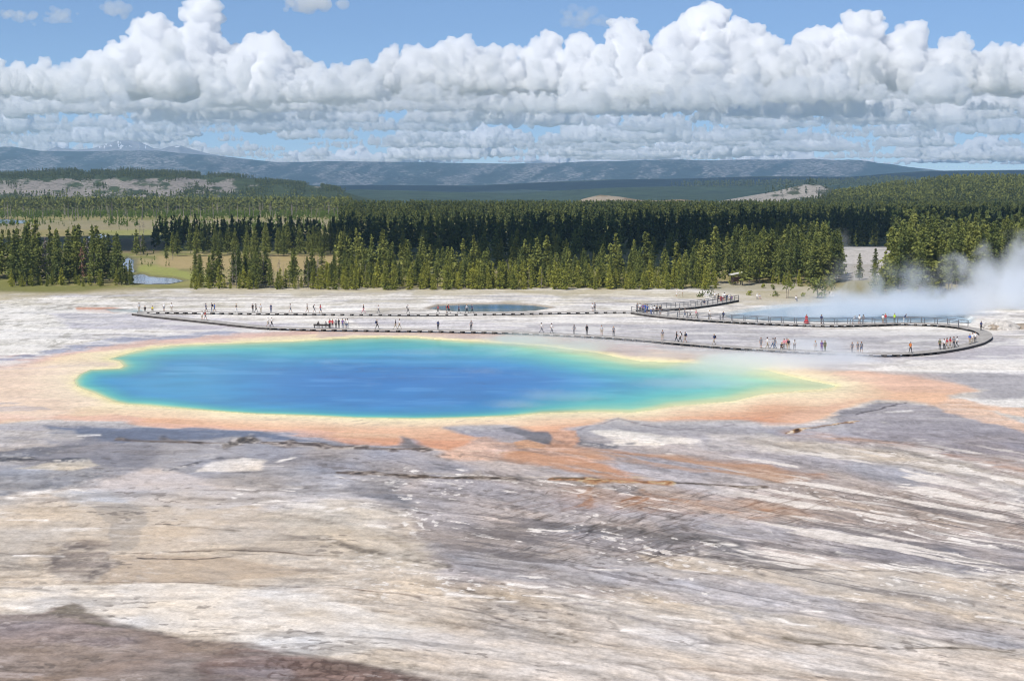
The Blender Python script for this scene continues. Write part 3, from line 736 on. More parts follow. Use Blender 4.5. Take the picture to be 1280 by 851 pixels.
zone([(160,341),(180,331),(215,335),(250,345),(270,346),(255,352),(215,348),(190,350),(165,352)], (152,158,84), 3, 0.85, 0.3)
zone([(1040,318),(1120,312),(1120,345),(1060,352),(1040,345)], (176,170,164), 4, 0.95, 0.2)
zone([(900,362),(1010,358),(1060,366),(1060,380),(940,382),(890,374)], (196,186,164), 5, 0.85, 0.4)
zone([(880,352),(1000,352),(1000,362),(890,366)], (186,180,168), 4, 0.6, 0.3)
# ---- relief
z = np.zeros(N, np.float32)
z += lowd * (0.10 * (fin2 - 0.5) + 0.12 * (big - 0.5) + 0.05 * (fine - 0.5) - 0.03 * crack)
z += veg * 0.4 * (g2 - 0.5) + rock_z
rough_far = np.clip((GY - 330) / 400, 0, 1)
pool_w = np.maximum(psd, 0)
z -= np.clip(0.014 * (GY - 1050), 0, 48)
z -= np.where(psd > 0, np.minimum(pool_w * 0.05 + 0.05, 4.0), 0)
def dip(poly, depth, soft=3):
    global z
    i = np.nonzero((gu > min(p[0] for p in poly) - 20) & (gu < max(p[0] for p in poly) + 20) & (gv > min(p[1] for p in poly) - 6) & (gv < max(p[1] for p in poly) + 6))[0]
    sd = poly_sd(poly, gu[i] + 1.5 * n1[i], gv[i] + 0.3 * n2[i], 5.0)
    z[i] -= (sstep(-soft, soft, sd) * depth).astype(np.float32)
TURQ = [(535,385),(548,381),(580,379.3),(630,378.8),(668,380.5),(690,384),(668,387.5),(620,389),(570,388.5)]
EXCEL = [(905,392),(940,386),(985,381),(1060,378),(1140,381),(1185,388),(1215,397),(1212,403),(1150,402),(1040,402),(960,400),(915,397)]
RIVER = [(158,350),(164,343),(178,341),(186,344),(216,346),(232,350),(212,354),(182,354.5),(166,353)]
RIVER2 = [(148,336),(152,326),(160,321),(168,324),(166,333),(168,340),(158,338)]
POND = [(110,297),(114,293),(126,291.5),(134,293.5),(130,297),(120,298.5)]
FARP = [(-60,278),(-60,273.5),(10,274),(33,275.5),(30,278.5),(0,279)]
for poly_, c_, d_ in ((TURQ, (150,134,112), 0.6), (EXCEL, (190,200,205), 1.0), (RIVER, (110,105,80), 0.8), (RIVER2, (100,100,80), 0.8), (POND, (120,116,84), 0.8), (FARP, (110,110,80), 1.0)):
    i = np.nonzero((gv < 410))[0]
    sd = poly_sd(poly_, gu[i] + 2 * n1[i], gv[i] + 0.3 * n2[i], 5.0)
    m = sstep(-9, 0, sd)
    col[i] += (m * 0.85)[:, None] * (lin(c_).astype(np.float32) - col[i])
    dip(poly_, d_)
zf = np.where(GY > 330, 1.0, 0)
lum = (col * np.array([0.3, 0.55, 0.15], np.float32)).sum(1, keepdims=True)
sat = (0.84 + 0.12 * am + 0.14 * veg)[:, None]
col = lum + (col - lum) * sat
tintw = (lowd * 1.0)[:, None]
col *= 1 + tintw * (np.array([0.965, 0.925, 0.90], np.float32) - 1)
lowl = np.clip(lum, 0.05, 1.0)
col *= 1 + (np.clip((lowl / 0.60) ** 0.20, 0.6, 1.10) - 1) * (lowd * 0.9 + back2 * 0.3)[:, None]
gcol = np.clip(col / K_LIGHT, 0.006, 0.85)
gcol = np.concatenate([gcol, np.ones((N, 1), np.float32)], 1)
idx = np.arange(N).reshape(nr, na)
nx = np.roll(idx, -1, axis=1)
F = np.stack([idx[:-1], nx[:-1], nx[1:], idx[1:]], -1).reshape(-1, 4)
# winding: angle grows clockwise, so reverse to face up
F = F[:, ::-1] if ((GX[F[0, 1]] - GX[F[0, 0]]) * (GY[F[0, 2]] - GY[F[0, 0]]) - (GY[F[0, 1]] - GY[F[0, 0]]) * (GX[F[0, 2]] - GX[F[0, 0]])) < 0 else F
wet = np.clip(wet, 0, 1)

def ground_material():
    t = NT('sinter_and_meadow')
    a = t.n('ShaderNodeAttribute', attribute_name='mineral_and_sky_sheen'); w = t.n('ShaderNodeAttribute', attribute_name='wet')
    co = t.n('ShaderNodeTexCoord'); mp = t.n('ShaderNodeMapping'); mp.inputs['Scale'].default_value = (0.7, 0.7, 1)
    mp.inputs['Rotation'].default_value = (0, 0, math.radians(24))
    t.l(co.outputs['Object'], mp.inputs['Vector'])
    nz = t.noise(1.4, 6, 0.65, mp.outputs[0]); n2_ = t.noise(7.0, 4, 0.6, mp.outputs[0])
    def streaks(angle, sx, sy, scale, det=7, rough=0.62, dist=0.0):
        vr = t.n('ShaderNodeVectorRotate', rotation_type='Z_AXIS'); vr.inputs['Angle'].default_value = math.radians(angle); t.l(co.outputs['Object'], vr.inputs['Vector'])
        m_ = t.n('ShaderNodeMapping'); m_.inputs['Scale'].default_value = (sx, sy, 1); t.l(vr.outputs[0], m_.inputs['Vector'])
        z_ = t.noise(scale, det, rough, m_.outputs[0]); z_.inputs['Distortion'].default_value = dist; return z_.outputs[0]
    gr = t.n('ShaderNodeAttribute', attribute_name='grit').outputs['Fac']; fl = t.n('ShaderNodeAttribute', attribute_name='flow').outputs['Fac']; bd = t.n('ShaderNodeAttribute', attribute_name='braid').outputs['Fac']
    fa = t.mix(fl, streaks(2, 0.22, 0.9, 1.0, 7, 0.64, 0.4), streaks(35, 0.22, 0.9, 1.0, 7, 0.64, 0.4))
    fb = t.mix(fl, streaks(-3, 0.5, 1.5, 1.7, 5, 0.7, 0.6), streaks(33, 0.5, 1.5, 1.7, 5, 0.7, 0.6))
    fm = streaks(0, 0.03, 0.05, 1.0, 3, 0.5)
    dkl = t.ramp(fa, [(0.0, (0.70, 0.68, 0.67)), (0.385, (0.79, 0.77, 0.76)), (0.42, (1, 1, 1)), (0.585, (1, 1, 1)), (0.61, (1.16, 1.16, 1.16)), (1.0, (1.22, 1.22, 1.22))])
    spk_ = t.ramp(fb, [(0.0, (0.68, 0.66, 0.65)), (0.34, (0.79, 0.77, 0.76)), (0.37, (1, 1, 1)), (0.64, (1, 1, 1)), (0.66, (1.25, 1.25, 1.26)), (1.0, (1.3, 1.3, 1.3))])
    brd = t.ramp(streaks(-45, 0.11, 1.1, 1.0, 4, 0.55, 1.8), [(0.0, (0.66, 0.61, 0.58)), (0.38, (0.76, 0.72, 0.69)), (0.46, (1.0, 1.0, 1.0)), (0.60, (1.04, 1.03, 1.02)), (1.0, (1.12, 1.1, 1.08))])
    k = t.ramp(nz.outputs[0], [(0.30, (0.80, 0.79, 0.78)), (0.5, (1.0, 1.0, 1.0)), (0.70, (1.14, 1.14, 1.14))])
    k2 = t.ramp(n2_.outputs[0], [(0.32, (0.86, 0.85, 0.84)), (0.6, (1.05, 1.05, 1.05))])
    c = t.mix(1.0, a.outputs['Color'], k.outputs[0], 'MULTIPLY'); c = t.mix(0.8, c, k2.outputs[0], 'MULTIPLY')
    gm = t.math('MULTIPLY', gr, t.ramp(fm, [(0.35, (0.25, 0.25, 0.25)), (0.6, (1, 1, 1))]).outputs[0])
    c = t.mix(gm, c, dkl.outputs[0], 'MULTIPLY'); c = t.mix(t.math('MULTIPLY', gr, 0.8), c, spk_.outputs[0], 'MULTIPLY'); c = t.mix(bd, c, brd.outputs[0], 'MULTIPLY')
    rg = t.math('MULTIPLY_ADD', w.outputs['Fac'], -0.62); rg.node.inputs[2].default_value = 0.85
    sp = t.math('MULTIPLY_ADD', w.outputs['Fac'], 0.35); sp.node.inputs[2].default_value = 0.12
    hgt = t.math('ADD', nz.outputs[0], t.math('MULTIPLY', n2_.outputs[0], 0.4))
    hgt = t.math('MULTIPLY', hgt, t.math('SUBTRACT', 1.0, t.math('MULTIPLY', w.outputs['Fac'], 0.9)))
    t.bsdf(c, rg, sp, hgt, 0.5, 0.10)
    return t.m
V3 = np.stack([GX, GY, z], 1)
ground = obj('ground', mesh_np('ground', V3, F, {'mineral_and_sky_sheen': ('FLOAT_COLOR', gcol), 'wet': ('FLOAT', wet), 'grit': ('FLOAT', np.clip(lowd * calm * 0.85 + back2 * 0.55 * (gv > 372) + am * 0.10 - veg, 0, 1)), 'flow': ('FLOAT', flowm), 'braid': ('FLOAT', np.clip(rmask, 0, 1))}, True), ground_material())
tag(ground, 'pale crusted hot spring basin with orange and grey runoff, running into meadow', kind='structure')

# ------------------------------------------------------------------ water
def water_material(name, rough=0.12, spec=0.35, wave=0.4, ws=1.2):
    t = NT(name)
    a = t.n('ShaderNodeAttribute', attribute_name='depth_tint')
    co = t.n('ShaderNodeTexCoord'); mp = t.n('ShaderNodeMapping'); mp.inputs['Scale'].default_value = (0.5, 1.4, 1)
    t.l(co.outputs['Object'], mp.inputs['Vector'])
    nz = t.noise(ws, 3, 0.55, mp.outputs[0])
    t.bsdf(a.outputs['Color'], rough, spec, nz.outputs[0], wave, 0.05)
    return t.m
def sheet(name, poly, zlev, tint, mat, step_u=3.0, step_v=0.7, margin=4.0, kv=2.6):
    """water sheet: grid over the surveyed outline, kept where the outline (plus margin) covers it"""
    us = np.arange(min(p[0] for p in poly) - 8, max(p[0] for p in poly) + 8, step_u)
    vs = np.arange(min(p[1] for p in poly) - 3, max(p[1] for p in poly) + 3, step_v)
    UU, VV = np.meshgrid(us, vs); uu = UU.ravel().astype(np.float32); vv = VV.ravel().astype(np.float32)
    sd = poly_sd(poly, uu, vv, kv)
    P = np.array([at(a_, b_, zlev) for a_, b_ in zip(uu, vv)])
    ni = np.arange(len(uu)).reshape(len(vs), len(us))
    F = np.stack([ni[1:, :-1], ni[1:, 1:], ni[:-1, 1:], ni[:-1, :-1]], -1).reshape(-1, 4)
    F = F[(sd[F] > -margin).all(1)]
    used = np.unique(F); mp = -np.ones(len(uu), int); mp[used] = np.arange(len(used))
    c = tint(uu[used], vv[used], sd[used], P[used])
    c = np.concatenate([np.clip(c / K_LIGHT, 0.003, 0.8), np.ones((len(used), 1))], 1)
    o = obj(name, mesh_np(name, P[used], mp[F], {'depth_tint': ('FLOAT_COLOR', c)}, True), mat)
    return o
def ramp_np(x, xs, cs):
    cs = np.array([lin(c) for c in cs]); return np.stack([np.interp(x, xs, cs[:, k]) for k in range(3)], 1)
def pool_tint(u, v, sd, P):
    X, Y = P[:, 0], P[:, 1]
    na_ = fbm(X / 16, Y / 10, 201, 4) - 0.5; nb = fbm(X / 5, Y / 3.2, 202, 4) - 0.5; nc = fbm(X / 30, Y / 9, 203, 4) - 0.5
    spread = 1 + 3.0 * sstep(600, 860, u) + 7.0 * sstep(830, 1030, u) + 0.35 * sstep(240, 120, u)
    x = np.maximum(sd, -2) * (1 + 0.5 * na_) / spread
    x = x / (1 + 1.3 * sstep(476, 440, v) * sstep(130, 200, u))
    front = sstep(490, 515, v) * sstep(700, 560, u) * sstep(200, 300, u)
    x = x * (1 + 0.5 * front)
    cA = ramp_np(x, [-2, 1.2, 4, 9, 18, 32, 60, 120], [(238,226,170), (206,216,152), (140,204,166), (84,186,178), (58,160,182), (44,138,190), (36,120,186), (34,112,182)])
    nd = fbm(X / 12, Y / 4.5, 204, 5) - 0.5
    lt = lin((54, 150, 196)) * sstep(460, 220, u)[:, None] + cA * (1 - sstep(460, 220, u)[:, None])
    cA = cA + (sstep(18, 45, x) * sstep(460, 220, u))[:, None] * (lt - cA)
    k = 1 + 0.30 * nb + 0.30 * nc + 0.16 * nd
    cA = cA + np.clip(sstep(0.05, 0.2, nd) * sstep(20, 60, sd) * 0.06, 0, 1)[:, None] * np.array([0.5, 0.9, 1.0])
    return cA * k[:, None]
pool = sheet('spring_pool_water', POOL, -0.03, pool_tint, water_material('hot_spring_water', 0.22, 0.22, 0.35, 0.8), 2.0, 0.5)
tag(pool, 'rainbow hot spring water grading from yellow green rim to deep blue', kind='structure')
plain = lambda a, b: (lambda u, v, sd, P: ramp_np(sd + 6 * (fbm(P[:, 0] / 9, P[:, 1] / 9, 210, 3) - 0.5), [-2, 4, 22], [a, a, b]))
o = sheet('small_pool_water', TURQ, -0.25, plain((112,128,132), (66,110,146)), water_material('pool_water', 0.18, 0.2), 2.0, 0.3, kv=5.0); tag(o, 'small dark blue pool behind the far boardwalk', kind='structure')
o = sheet('crater_water', EXCEL, -0.5, plain((168,188,198), (136,174,202)), water_material('crater_pool_water', 0.2, 0.25), 3.0, 0.4, kv=5.0); tag(o, 'pale blue steaming crater lake behind the railing', kind='structure')
riv = water_material('river_water', 0.12, 0.5, 0.8, 0.5)
for nm, pl, a_, b_, lb in (('river_water', RIVER, (104,116,130), (86,120,160), 'blue river bend beside bright green bank'), ('river_water', RIVER2, (60,80,110), (60,90,130), 'dark blue stretch of river behind the left grove'),
                           ('pond_water', POND, (150,170,190), (160,182,205), 'small pale pond in the far meadow'), ('pond_water', FARP, (90,120,150), (84,120,160), 'blue far pond at the left edge')):
    o = sheet(nm, pl, -0.35, plain(a_, b_), riv, 1.5, 0.35, kv=5.0); tag(o, lb, kind='structure')
# ------------------------------------------------------------------ hills, plateau, far peaks
HILLS = []
def hill_material(name, forest, rock, scale, bump):
    t = NT(name)
    a = t.n('ShaderNodeAttribute', attribute_name='rock'); co = t.n('ShaderNodeTexCoord')
    n1_ = t.noise(scale, 8, 0.72, co.outputs['Object']); n2_ = t.noise(scale * 7, 4, 0.7, co.outputs['Object'])
    f = t.ramp(n1_.outputs[0], [(0.3, tuple(x * 0.5 for x in forest)), (0.7, tuple(x * 1.6 for x in forest))])
    r = t.ramp(n2_.outputs[0], [(0.3, tuple(x * 0.7 for x in rock)), (0.7, tuple(x * 1.2 for x in rock))])
    m = t.math('ADD', a.outputs['Fac'], t.math('MULTIPLY', t.math('SUBTRACT', n2_.outputs[0], 0.5), 0.9))
    mr = t.ramp(m, [(0.44, (0, 0, 0)), (0.58, (1, 1, 1))])
    c = t.mix(mr.outputs[0], f.outputs[0], r.outputs[0])
    t.bsdf(c, 0.95, 0.05, n2_.outputs[0], 0.8, bump)
    return t.m
def hill(name, label, prof, Yf, Yc, Yb, forest, rock, rockfn=None, tree_h=0.0, rough=0.12, seed=0, scale=0.01, nu=420, nt=70, steep=1.0, bump=6.0, gully=0.0):
    us = np.array([p[0] for p in prof], float); vs = np.array([p[1] for p in prof], float)
    X0, X1 = (us[0] - 640) / FPX, (us[-1] - 640) / FPX
    def height(X, Y):
        u = 640 + FPX * X / np.maximum(Y, 1)
        zc = np.maximum(CAM_H + (222 - np.interp(u, us, vs)) * Yc / FPX - tree_h, -60)
        t = np.clip((Y - Yf) / (Yc - Yf), 0, 1)
        f = np.where(Y < Yc, (t * t * (3 - 2 * t)) ** steep, 1 - 0.9 * np.clip((Y - Yc) / (Yb - Yc), 0, 1) ** 1.4)
        n = fbm(X / (Yc * 0.03), Y / (Yc * 0.05), seed, 5) - 0.5
        g = ridged(X / (Yc * 0.035) + n, Y / (Yc * 0.2), seed + 3, 4) - 0.6
        wing = np.minimum(1, np.minimum(u - us[0], us[-1] - u) / 20.0)
        inner = np.where(Y < Yc, 4 * t * (1 - t), 0)
        base = -np.clip(0.014 * (Y - 1050), 0, 48) - 1.5
        zb = -float(np.clip(0.014 * (Yc - 1050), 0, 48)) - 1.5
        span = np.maximum(zc - zb, 3)
        return base + (span * f + span * inner * (rough * 2.2 * n + gully * g)) * np.clip(wing, 0, 1)
    tY = np.concatenate([np.linspace(Yf, Yc, nt), np.linspace(Yc, Yb, 12)[1:]])
    tt = np.linspace(X0, X1, nu)
    T, YY = np.meshgrid(tt, tY); XX = T * YY
    Z = height(XX.ravel(), YY.ravel())
    V = np.stack([XX.ravel(), YY.ravel(), Z], 1)
    ni = np.arange(len(V)).reshape(len(tY), nu)
    F = np.stack([ni[:-1, :-1], ni[:-1, 1:], ni[1:, 1:], ni[1:, :-1]], -1).reshape(-1, 4)
    u = 640 + FPX * V[:, 0] / V[:, 1]; v = 222 - (V[:, 2] - CAM_H) * FPX / V[:, 1]
    rk = rockfn(u, v, V[:, 0], V[:, 1], Z) if rockfn else np.zeros(len(V))
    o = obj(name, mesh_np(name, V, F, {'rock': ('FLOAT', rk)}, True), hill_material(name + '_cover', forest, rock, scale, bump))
    tag(o, label, kind='structure')
    HILLS.append((height, X0, X1, Yf, Yb)); return height

def patches(zones, base=0.0):
    def fn(u, v, X, Y, Z):
        a = fbm(u / 16, v / 5, 301, 5); b = fbm(u / 45, v / 9, 302, 4)
        r = np.full(len(u), base) + 0.0
        for (u0, u1, v0, v1, s) in zones:
            m = sstep(u0 - 15, u0 + 15, u) * sstep(u1 + 15, u1 - 15, u) * sstep(v0 - 3, v0 + 3, v) * sstep(v1 + 3, v1 - 3, v)
            r = np.maximum(r, np.minimum(m * s * np.clip(0.5 + 2.0 * (0.6 * a + 0.4 * b - 0.46), 0, 1.2), 0.62))
        return r
    return fn
def gully_rock(thr):
    def fn(u, v, X, Y, Z):
        g = ridged((u + 2.2 * v) / 30 + 0.8 * fbm(u / 12, v / 6, 311, 3), (v - 0.3 * u) / 40, 312, 4); b = fbm(u / 50, v / 30, 313, 3)
        return np.clip(0.30 + (0.55 * g + 0.6 * b - thr) * 1.0, 0.0, 0.49)
    return fn
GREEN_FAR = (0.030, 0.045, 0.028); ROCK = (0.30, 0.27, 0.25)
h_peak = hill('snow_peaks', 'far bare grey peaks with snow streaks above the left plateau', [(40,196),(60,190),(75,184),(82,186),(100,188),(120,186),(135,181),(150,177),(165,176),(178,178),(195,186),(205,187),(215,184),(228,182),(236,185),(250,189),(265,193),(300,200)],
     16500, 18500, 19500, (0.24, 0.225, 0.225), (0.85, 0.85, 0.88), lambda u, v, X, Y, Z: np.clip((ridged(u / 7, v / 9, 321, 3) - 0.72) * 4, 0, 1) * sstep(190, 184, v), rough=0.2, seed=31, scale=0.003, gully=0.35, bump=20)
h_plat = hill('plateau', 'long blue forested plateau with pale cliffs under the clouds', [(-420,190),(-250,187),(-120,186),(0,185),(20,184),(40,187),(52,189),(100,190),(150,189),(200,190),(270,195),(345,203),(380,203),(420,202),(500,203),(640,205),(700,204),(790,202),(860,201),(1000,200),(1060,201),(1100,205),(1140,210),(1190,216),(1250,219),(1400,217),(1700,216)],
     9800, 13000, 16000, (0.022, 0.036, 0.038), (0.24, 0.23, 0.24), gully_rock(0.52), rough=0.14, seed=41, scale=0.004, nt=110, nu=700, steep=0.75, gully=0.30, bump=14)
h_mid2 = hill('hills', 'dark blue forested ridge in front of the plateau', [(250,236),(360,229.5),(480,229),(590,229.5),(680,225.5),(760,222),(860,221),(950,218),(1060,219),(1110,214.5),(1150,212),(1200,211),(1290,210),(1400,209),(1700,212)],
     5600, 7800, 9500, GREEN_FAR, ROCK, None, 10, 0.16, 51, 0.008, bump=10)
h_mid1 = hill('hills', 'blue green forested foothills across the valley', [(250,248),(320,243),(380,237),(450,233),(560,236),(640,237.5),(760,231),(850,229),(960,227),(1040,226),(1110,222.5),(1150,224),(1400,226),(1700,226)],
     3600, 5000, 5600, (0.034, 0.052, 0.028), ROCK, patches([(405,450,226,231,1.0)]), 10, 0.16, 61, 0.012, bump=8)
h_left = hill('hills', 'left hill with pale rock outcrops among scattered conifers', [(-420,218),(-250,215),(-120,214),(0,214),(100,214),(148,214),(156,212),(200,214),(300,219),(360,225),(400,229),(425,234),(450,241),(490,249)],
     2000, 3500, 3600, (0.045, 0.062, 0.028), (0.27, 0.245, 0.225), patches([(-300,170,223,246,1.0),(130,300,222,248,1.0),(300,420,229,236,0.6),(-60,130,240,250,0.7)]), 8, 0.2, 71, 0.02, bump=5, nt=110, steep=0.7)
h_rock = hill('hills', 'pale rocky knoll behind the right forest', [(850,264),(880,256),(905,250),(940,244),(970,239),(1000,231),(1020,230),(1036,235),(1060,246),(1095,258)],
     2250, 2800, 3100, (0.06, 0.07, 0.04), (0.36, 0.33, 0.30), patches([(860,1050,228,262,1.35)], 0.3), 0, 0.15, 81, 0.03, nu=160, nt=50, bump=4)
h_tan = hill('hills', 'bare tan mounds at the forest edge', [(690,262),(730,248),(750,243.5),(775,246),(800,250),(825,250.5),(850,249),(890,253),(940,262)],
     2200, 2500, 2900, (0.22, 0.17, 0.11), (0.36, 0.30, 0.23), patches([(700,930,240,262,0.9)], 0.2), 0, 0.10, 91, 0.03, nu=160, nt=40, bump=3)
h_right = hill('hills', 'right forested hill rising behind the shaded woods', [(900,268),(950,264),(1000,258),(1030,251),(1100,241),(1150,235),(1180,231),(1230,230),(1290,231),(1400,234),(1600,240)],
     1250, 2000, 2600, (0.05, 0.065, 0.025), (0.36, 0.33, 0.28), patches([(1125,1180,234,246,1.0)]), 0, 0.12, 101, 0.03, bump=3)
h_slope = hill('slope', 'bare pale grey slope between the right woods', [(1015,356),(1030,330),(1045,322),(1070,317),(1112,312),(1150,318),(1200,345),(1230,360)],
     420, 560, 640, (0.42, 0.40, 0.38), (0.50, 0.47, 0.45), patches([(1000,1200,300,360,0.8)], 0.2), 0, 0.05, 111, 0.15, nu=120, nt=40, bump=0.6)
def ground_z(X, Y):
    """height of the land at (X, Y): the plain or the hill standing there"""
    X = np.asarray(X, float); Y = np.asarray(Y, float); z_ = -np.clip(0.014 * (Y - 1050), 0, 48)
    for h, a, b, y0, y1 in HILLS:
        m = (Y > y0) & (Y < y1) & (X / np.maximum(Y, 1) > a) & (X / np.maximum(Y, 1) < b)
        if m.any(): z_[m] = np.maximum(z_[m], h(X[m], Y[m]))
    return z_

# ------------------------------------------------------------------ clouds overhead that shade the woods
M_DENSE = cloud_material('dense_cloud_vapour', 0.16) if 'cloud_material' in globals() else None
def overhead(label, cx, cy, z_, hx, hy, n, r, seed, voxel):
    """flat cloud whose shadow falls round (cx, cy)"""
    k = 1 / math.tan(SUN_EL)
    ox, oy = cx + math.sin(SUN_AZ) * k * z_, cy + math.cos(SUN_AZ) * k * z_
    g = np.random.default_rng(seed)
    a = g.uniform(0, 2 * math.pi, n); q_ = np.sqrt(g.uniform(0, 1, n))
    P = np.stack([ox + hx * q_ * np.cos(a), oy + hy * q_ * np.sin(a), z_ + g.uniform(0, 0.25, n) * r], 1)
    R = r * g.uniform(0.55, 1.1, n)
    o = puffs_to_object('cloud', P, R, z_, voxel, M_DENSE, 1.0, 0.25)
    tag(o, label, kind='structure'); return o
if M_DENSE:
    overhead('low flat cloud overhead shading the woods', 20, 606, 900, 80, 148, 300, 24, 5, 9)
    overhead('low flat cloud overhead shading the right woods', 255, 738, 900, 205, 152, 300, 32, 8, 11)
    overhead('low flat cloud overhead shading the woods', -110, 656, 900, 130, 72, 170, 24, 6, 9)
    overhead('cloud overhead shading the far ridge', 900, 7000, 1300, 3400, 420, 160, 260, 7, 60)

# ------------------------------------------------------------------ the air itself
t = NT('haze_air')
v_ = t.n('ShaderNodeVolumePrincipled'); v_.inputs['Color'].default_value = (0.42, 0.68, 1.0, 1); v_.inputs['Density'].default_value = 5.6e-5
v_.inputs['Anisotropy'].default_value = 0.0
t.l(v_.outputs[0], t.out.inputs['Volume'])
mb = MB(); mb.box((0, 9300, 325), (52000, 20600, 770)); hz = mb.build('haze', t.m)
tag(hz, 'thin blue distance haze over the whole valley', kind='stuff')
# ------------------------------------------------------------------ trees
def needle_material(name, dark, light, gain=1.0):
    t = NT(name)
    a = t.n('ShaderNodeAttribute', attribute_name='tint'); oi = t.n('ShaderNodeObjectInfo')
    k = t.math('ADD', a.outputs['Fac'], t.math('MULTIPLY', t.math('SUBTRACT', oi.outputs['Random'], 0.5), 0.55))
    c = t.ramp(k, [(0.0, tuple(x * gain for x in dark)), (0.55, tuple((x + y) / 2 * gain for x, y in zip(dark, light))), (1.0, tuple(x * gain for x in light))])
    b = t.bsdf(c.outputs[0], 0.7, 0.15)
    tr = t.n('ShaderNodeBsdfTranslucent'); t.l(c.outputs[0], tr.inputs[0])
    ms = t.n('ShaderNodeMixShader'); ms.inputs[0].default_value = 0.14
    t.l(b.outputs[0], ms.inputs[1]); t.l(tr.outputs[0], ms.inputs[2]); t.l(ms.outputs[0], t.out.inputs[0])
    return t.m
M_PINE = needle_material('pine_needles', (0.055, 0.080, 0.028), (0.25, 0.27, 0.06))
M_YOUNG = needle_material('young_pine_needles', (0.12, 0.145, 0.03), (0.38, 0.37, 0.06))
M_FOREST = needle_material('forest_needles', (0.055, 0.080, 0.028), (0.25, 0.26, 0.062))
M_STRIP = needle_material('bright_strip_needles', (0.05, 0.085, 0.018), (0.15, 0.215, 0.04))
M_DEAD = simple_mat('dead_twigs', (0.22, 0.19, 0.18), 0.9, 0.35, 1.5)
M_RUST = simple_mat('rusty_needles', (0.20, 0.11, 0.07), 0.9, 0.35, 1.5)
M_BARK = simple_mat('grey_bark', (0.20, 0.17, 0.145), 0.9, 0.4, 2.0)

def clumps(P, S, D, g, tri=True):
    """leaf clumps: one bent kite (two triangles) at each P of size S, leaning along D"""
    n = len(P)
    D = D / (np.linalg.norm(D, axis=1, keepdims=True) + 1e-6)
    r = g.normal(size=(n, 3)); s = np.cross(D, r); s /= (np.linalg.norm(s, axis=1, keepdims=True) + 1e-6)
    up = np.cross(s, D)
    a = P - D * S[:, None] * 0.5; b = P + D * S[:, None] * 0.65
    w = S[:, None] * g.uniform(0.28, 0.5, (n, 1))
    c = P + s * w + up * S[:, None] * g.uniform(-0.15, 0.2, (n, 1)); d = P - s * w + up * S[:, None] * g.uniform(-0.15, 0.2, (n, 1))
    V = np.stack([a, c, b, d], 1).reshape(-1, 3)
    i = np.arange(n)[:, None] * 4
    F = np.concatenate([i + np.array([[0, 1, 2]]), i + np.array([[0, 2, 3]])], 0)
    return V, F
def conifer(seed, H, n, base=0.18, width=0.2, irr=0.25, size=0.6, top=0.55, droop=0.25, wh=None):
    """crown of a conifer: whorls of branches carrying needle clumps; returns V, F, tint"""
    g = np.random.default_rng(seed)
    nb = max(6, int(n / 5))
    zz = base + (1 - base) * (np.sort(g.uniform(0, 1, nb) ** 0.85))
    if wh: zz = base + (1 - base) * (np.floor((zz - base) / (1 - base) * wh) + g.uniform(0, 0.35, nb)) / wh
    az = g.uniform(0, 2 * math.pi, nb)
    lob = 1 + irr * np.sin(az * 2 + g.uniform(0, 6)) * 0.6 + irr * g.normal(size=nb)
    prof = np.minimum(((1 - zz) / (1 - base)) ** top, ((zz - base) / (1 - base) * 6 + 0.35))
    L = np.maximum(H * width * prof * lob, 0.12)
    Ps, Ss, Ds = [], [], []
    per = max(2, int(n / nb))
    for j in range(per):
        f = (j + g.uniform(0.2, 1.0, nb)) / per
        out = np.stack([np.cos(az), np.sin(az), -droop * np.ones(nb) + 0.35 * f], 1)
        p = np.stack([np.cos(az) * L * f, np.sin(az) * L * f, zz * H - droop * L * f * 0.8], 1)
        p += g.normal(size=(nb, 3)) * 0.06 * H * width * np.array([1, 1, 0.9])
        Ps.append(p); Ds.append(out + g.normal(size=(nb, 3)) * 0.35); Ss.append(size * H / 12 * g.uniform(0.6, 1.25, nb) * (0.5 + 0.6 * (1 - zz)))
    # leader
    k = max(3, per)
    pz = np.linspace(0.9, 1.0, k)
    Ps.append(np.stack([g.normal(size=k) * 0.01 * H, g.normal(size=k) * 0.01 * H, pz * H], 1)); Ds.append(np.tile([[0, 0, 1.0]], (k, 1))); Ss.append(np.full(k, size * H / 12 * 0.6))
    P = np.concatenate(Ps); S_ = np.concatenate(Ss); D = np.concatenate(Ds)
    V, F = clumps(P, S_, D, g)
    br = g.normal(size=len(P)) * 0.10
    t_ = 0.48 + br + 0.12 * np.sin(P[:, 2] * 1.7 + seed)
    return V, F, np.repeat(t_, 4)
def trunk_mesh(seed, H, r, lean=0.02, twigs=0):
    g = np.random.default_rng(seed); mb = MB()
    k = 5; pts = [(lean * H * (i / k) ** 2 * g.uniform(-1, 1), lean * H * (i / k) ** 2 * g.uniform(-1, 1), H * 0.97 * i / k - 0.15) for i in range(k + 1)]
    mb.tube(pts, [r * (1 - 0.85 * i / k) for i in range(k + 1)], 6)
    for _ in range(twigs):
        z_ = g.uniform(0.15, 0.95) * H; a = g.uniform(0, 2 * math.pi); L = H * 0.16 * (1.1 - z_ / H) * g.uniform(0.5, 1.2)
        mb.tube([(0, 0, z_), (math.cos(a) * L * 0.6, math.sin(a) * L * 0.6, z_ + L * g.uniform(-0.2, 0.3)), (math.cos(a) * L, math.sin(a) * L, z_ + L * g.uniform(-0.3, 0.5))], [0.045, 0.03, 0.012], 3, cap=False)
    return mb
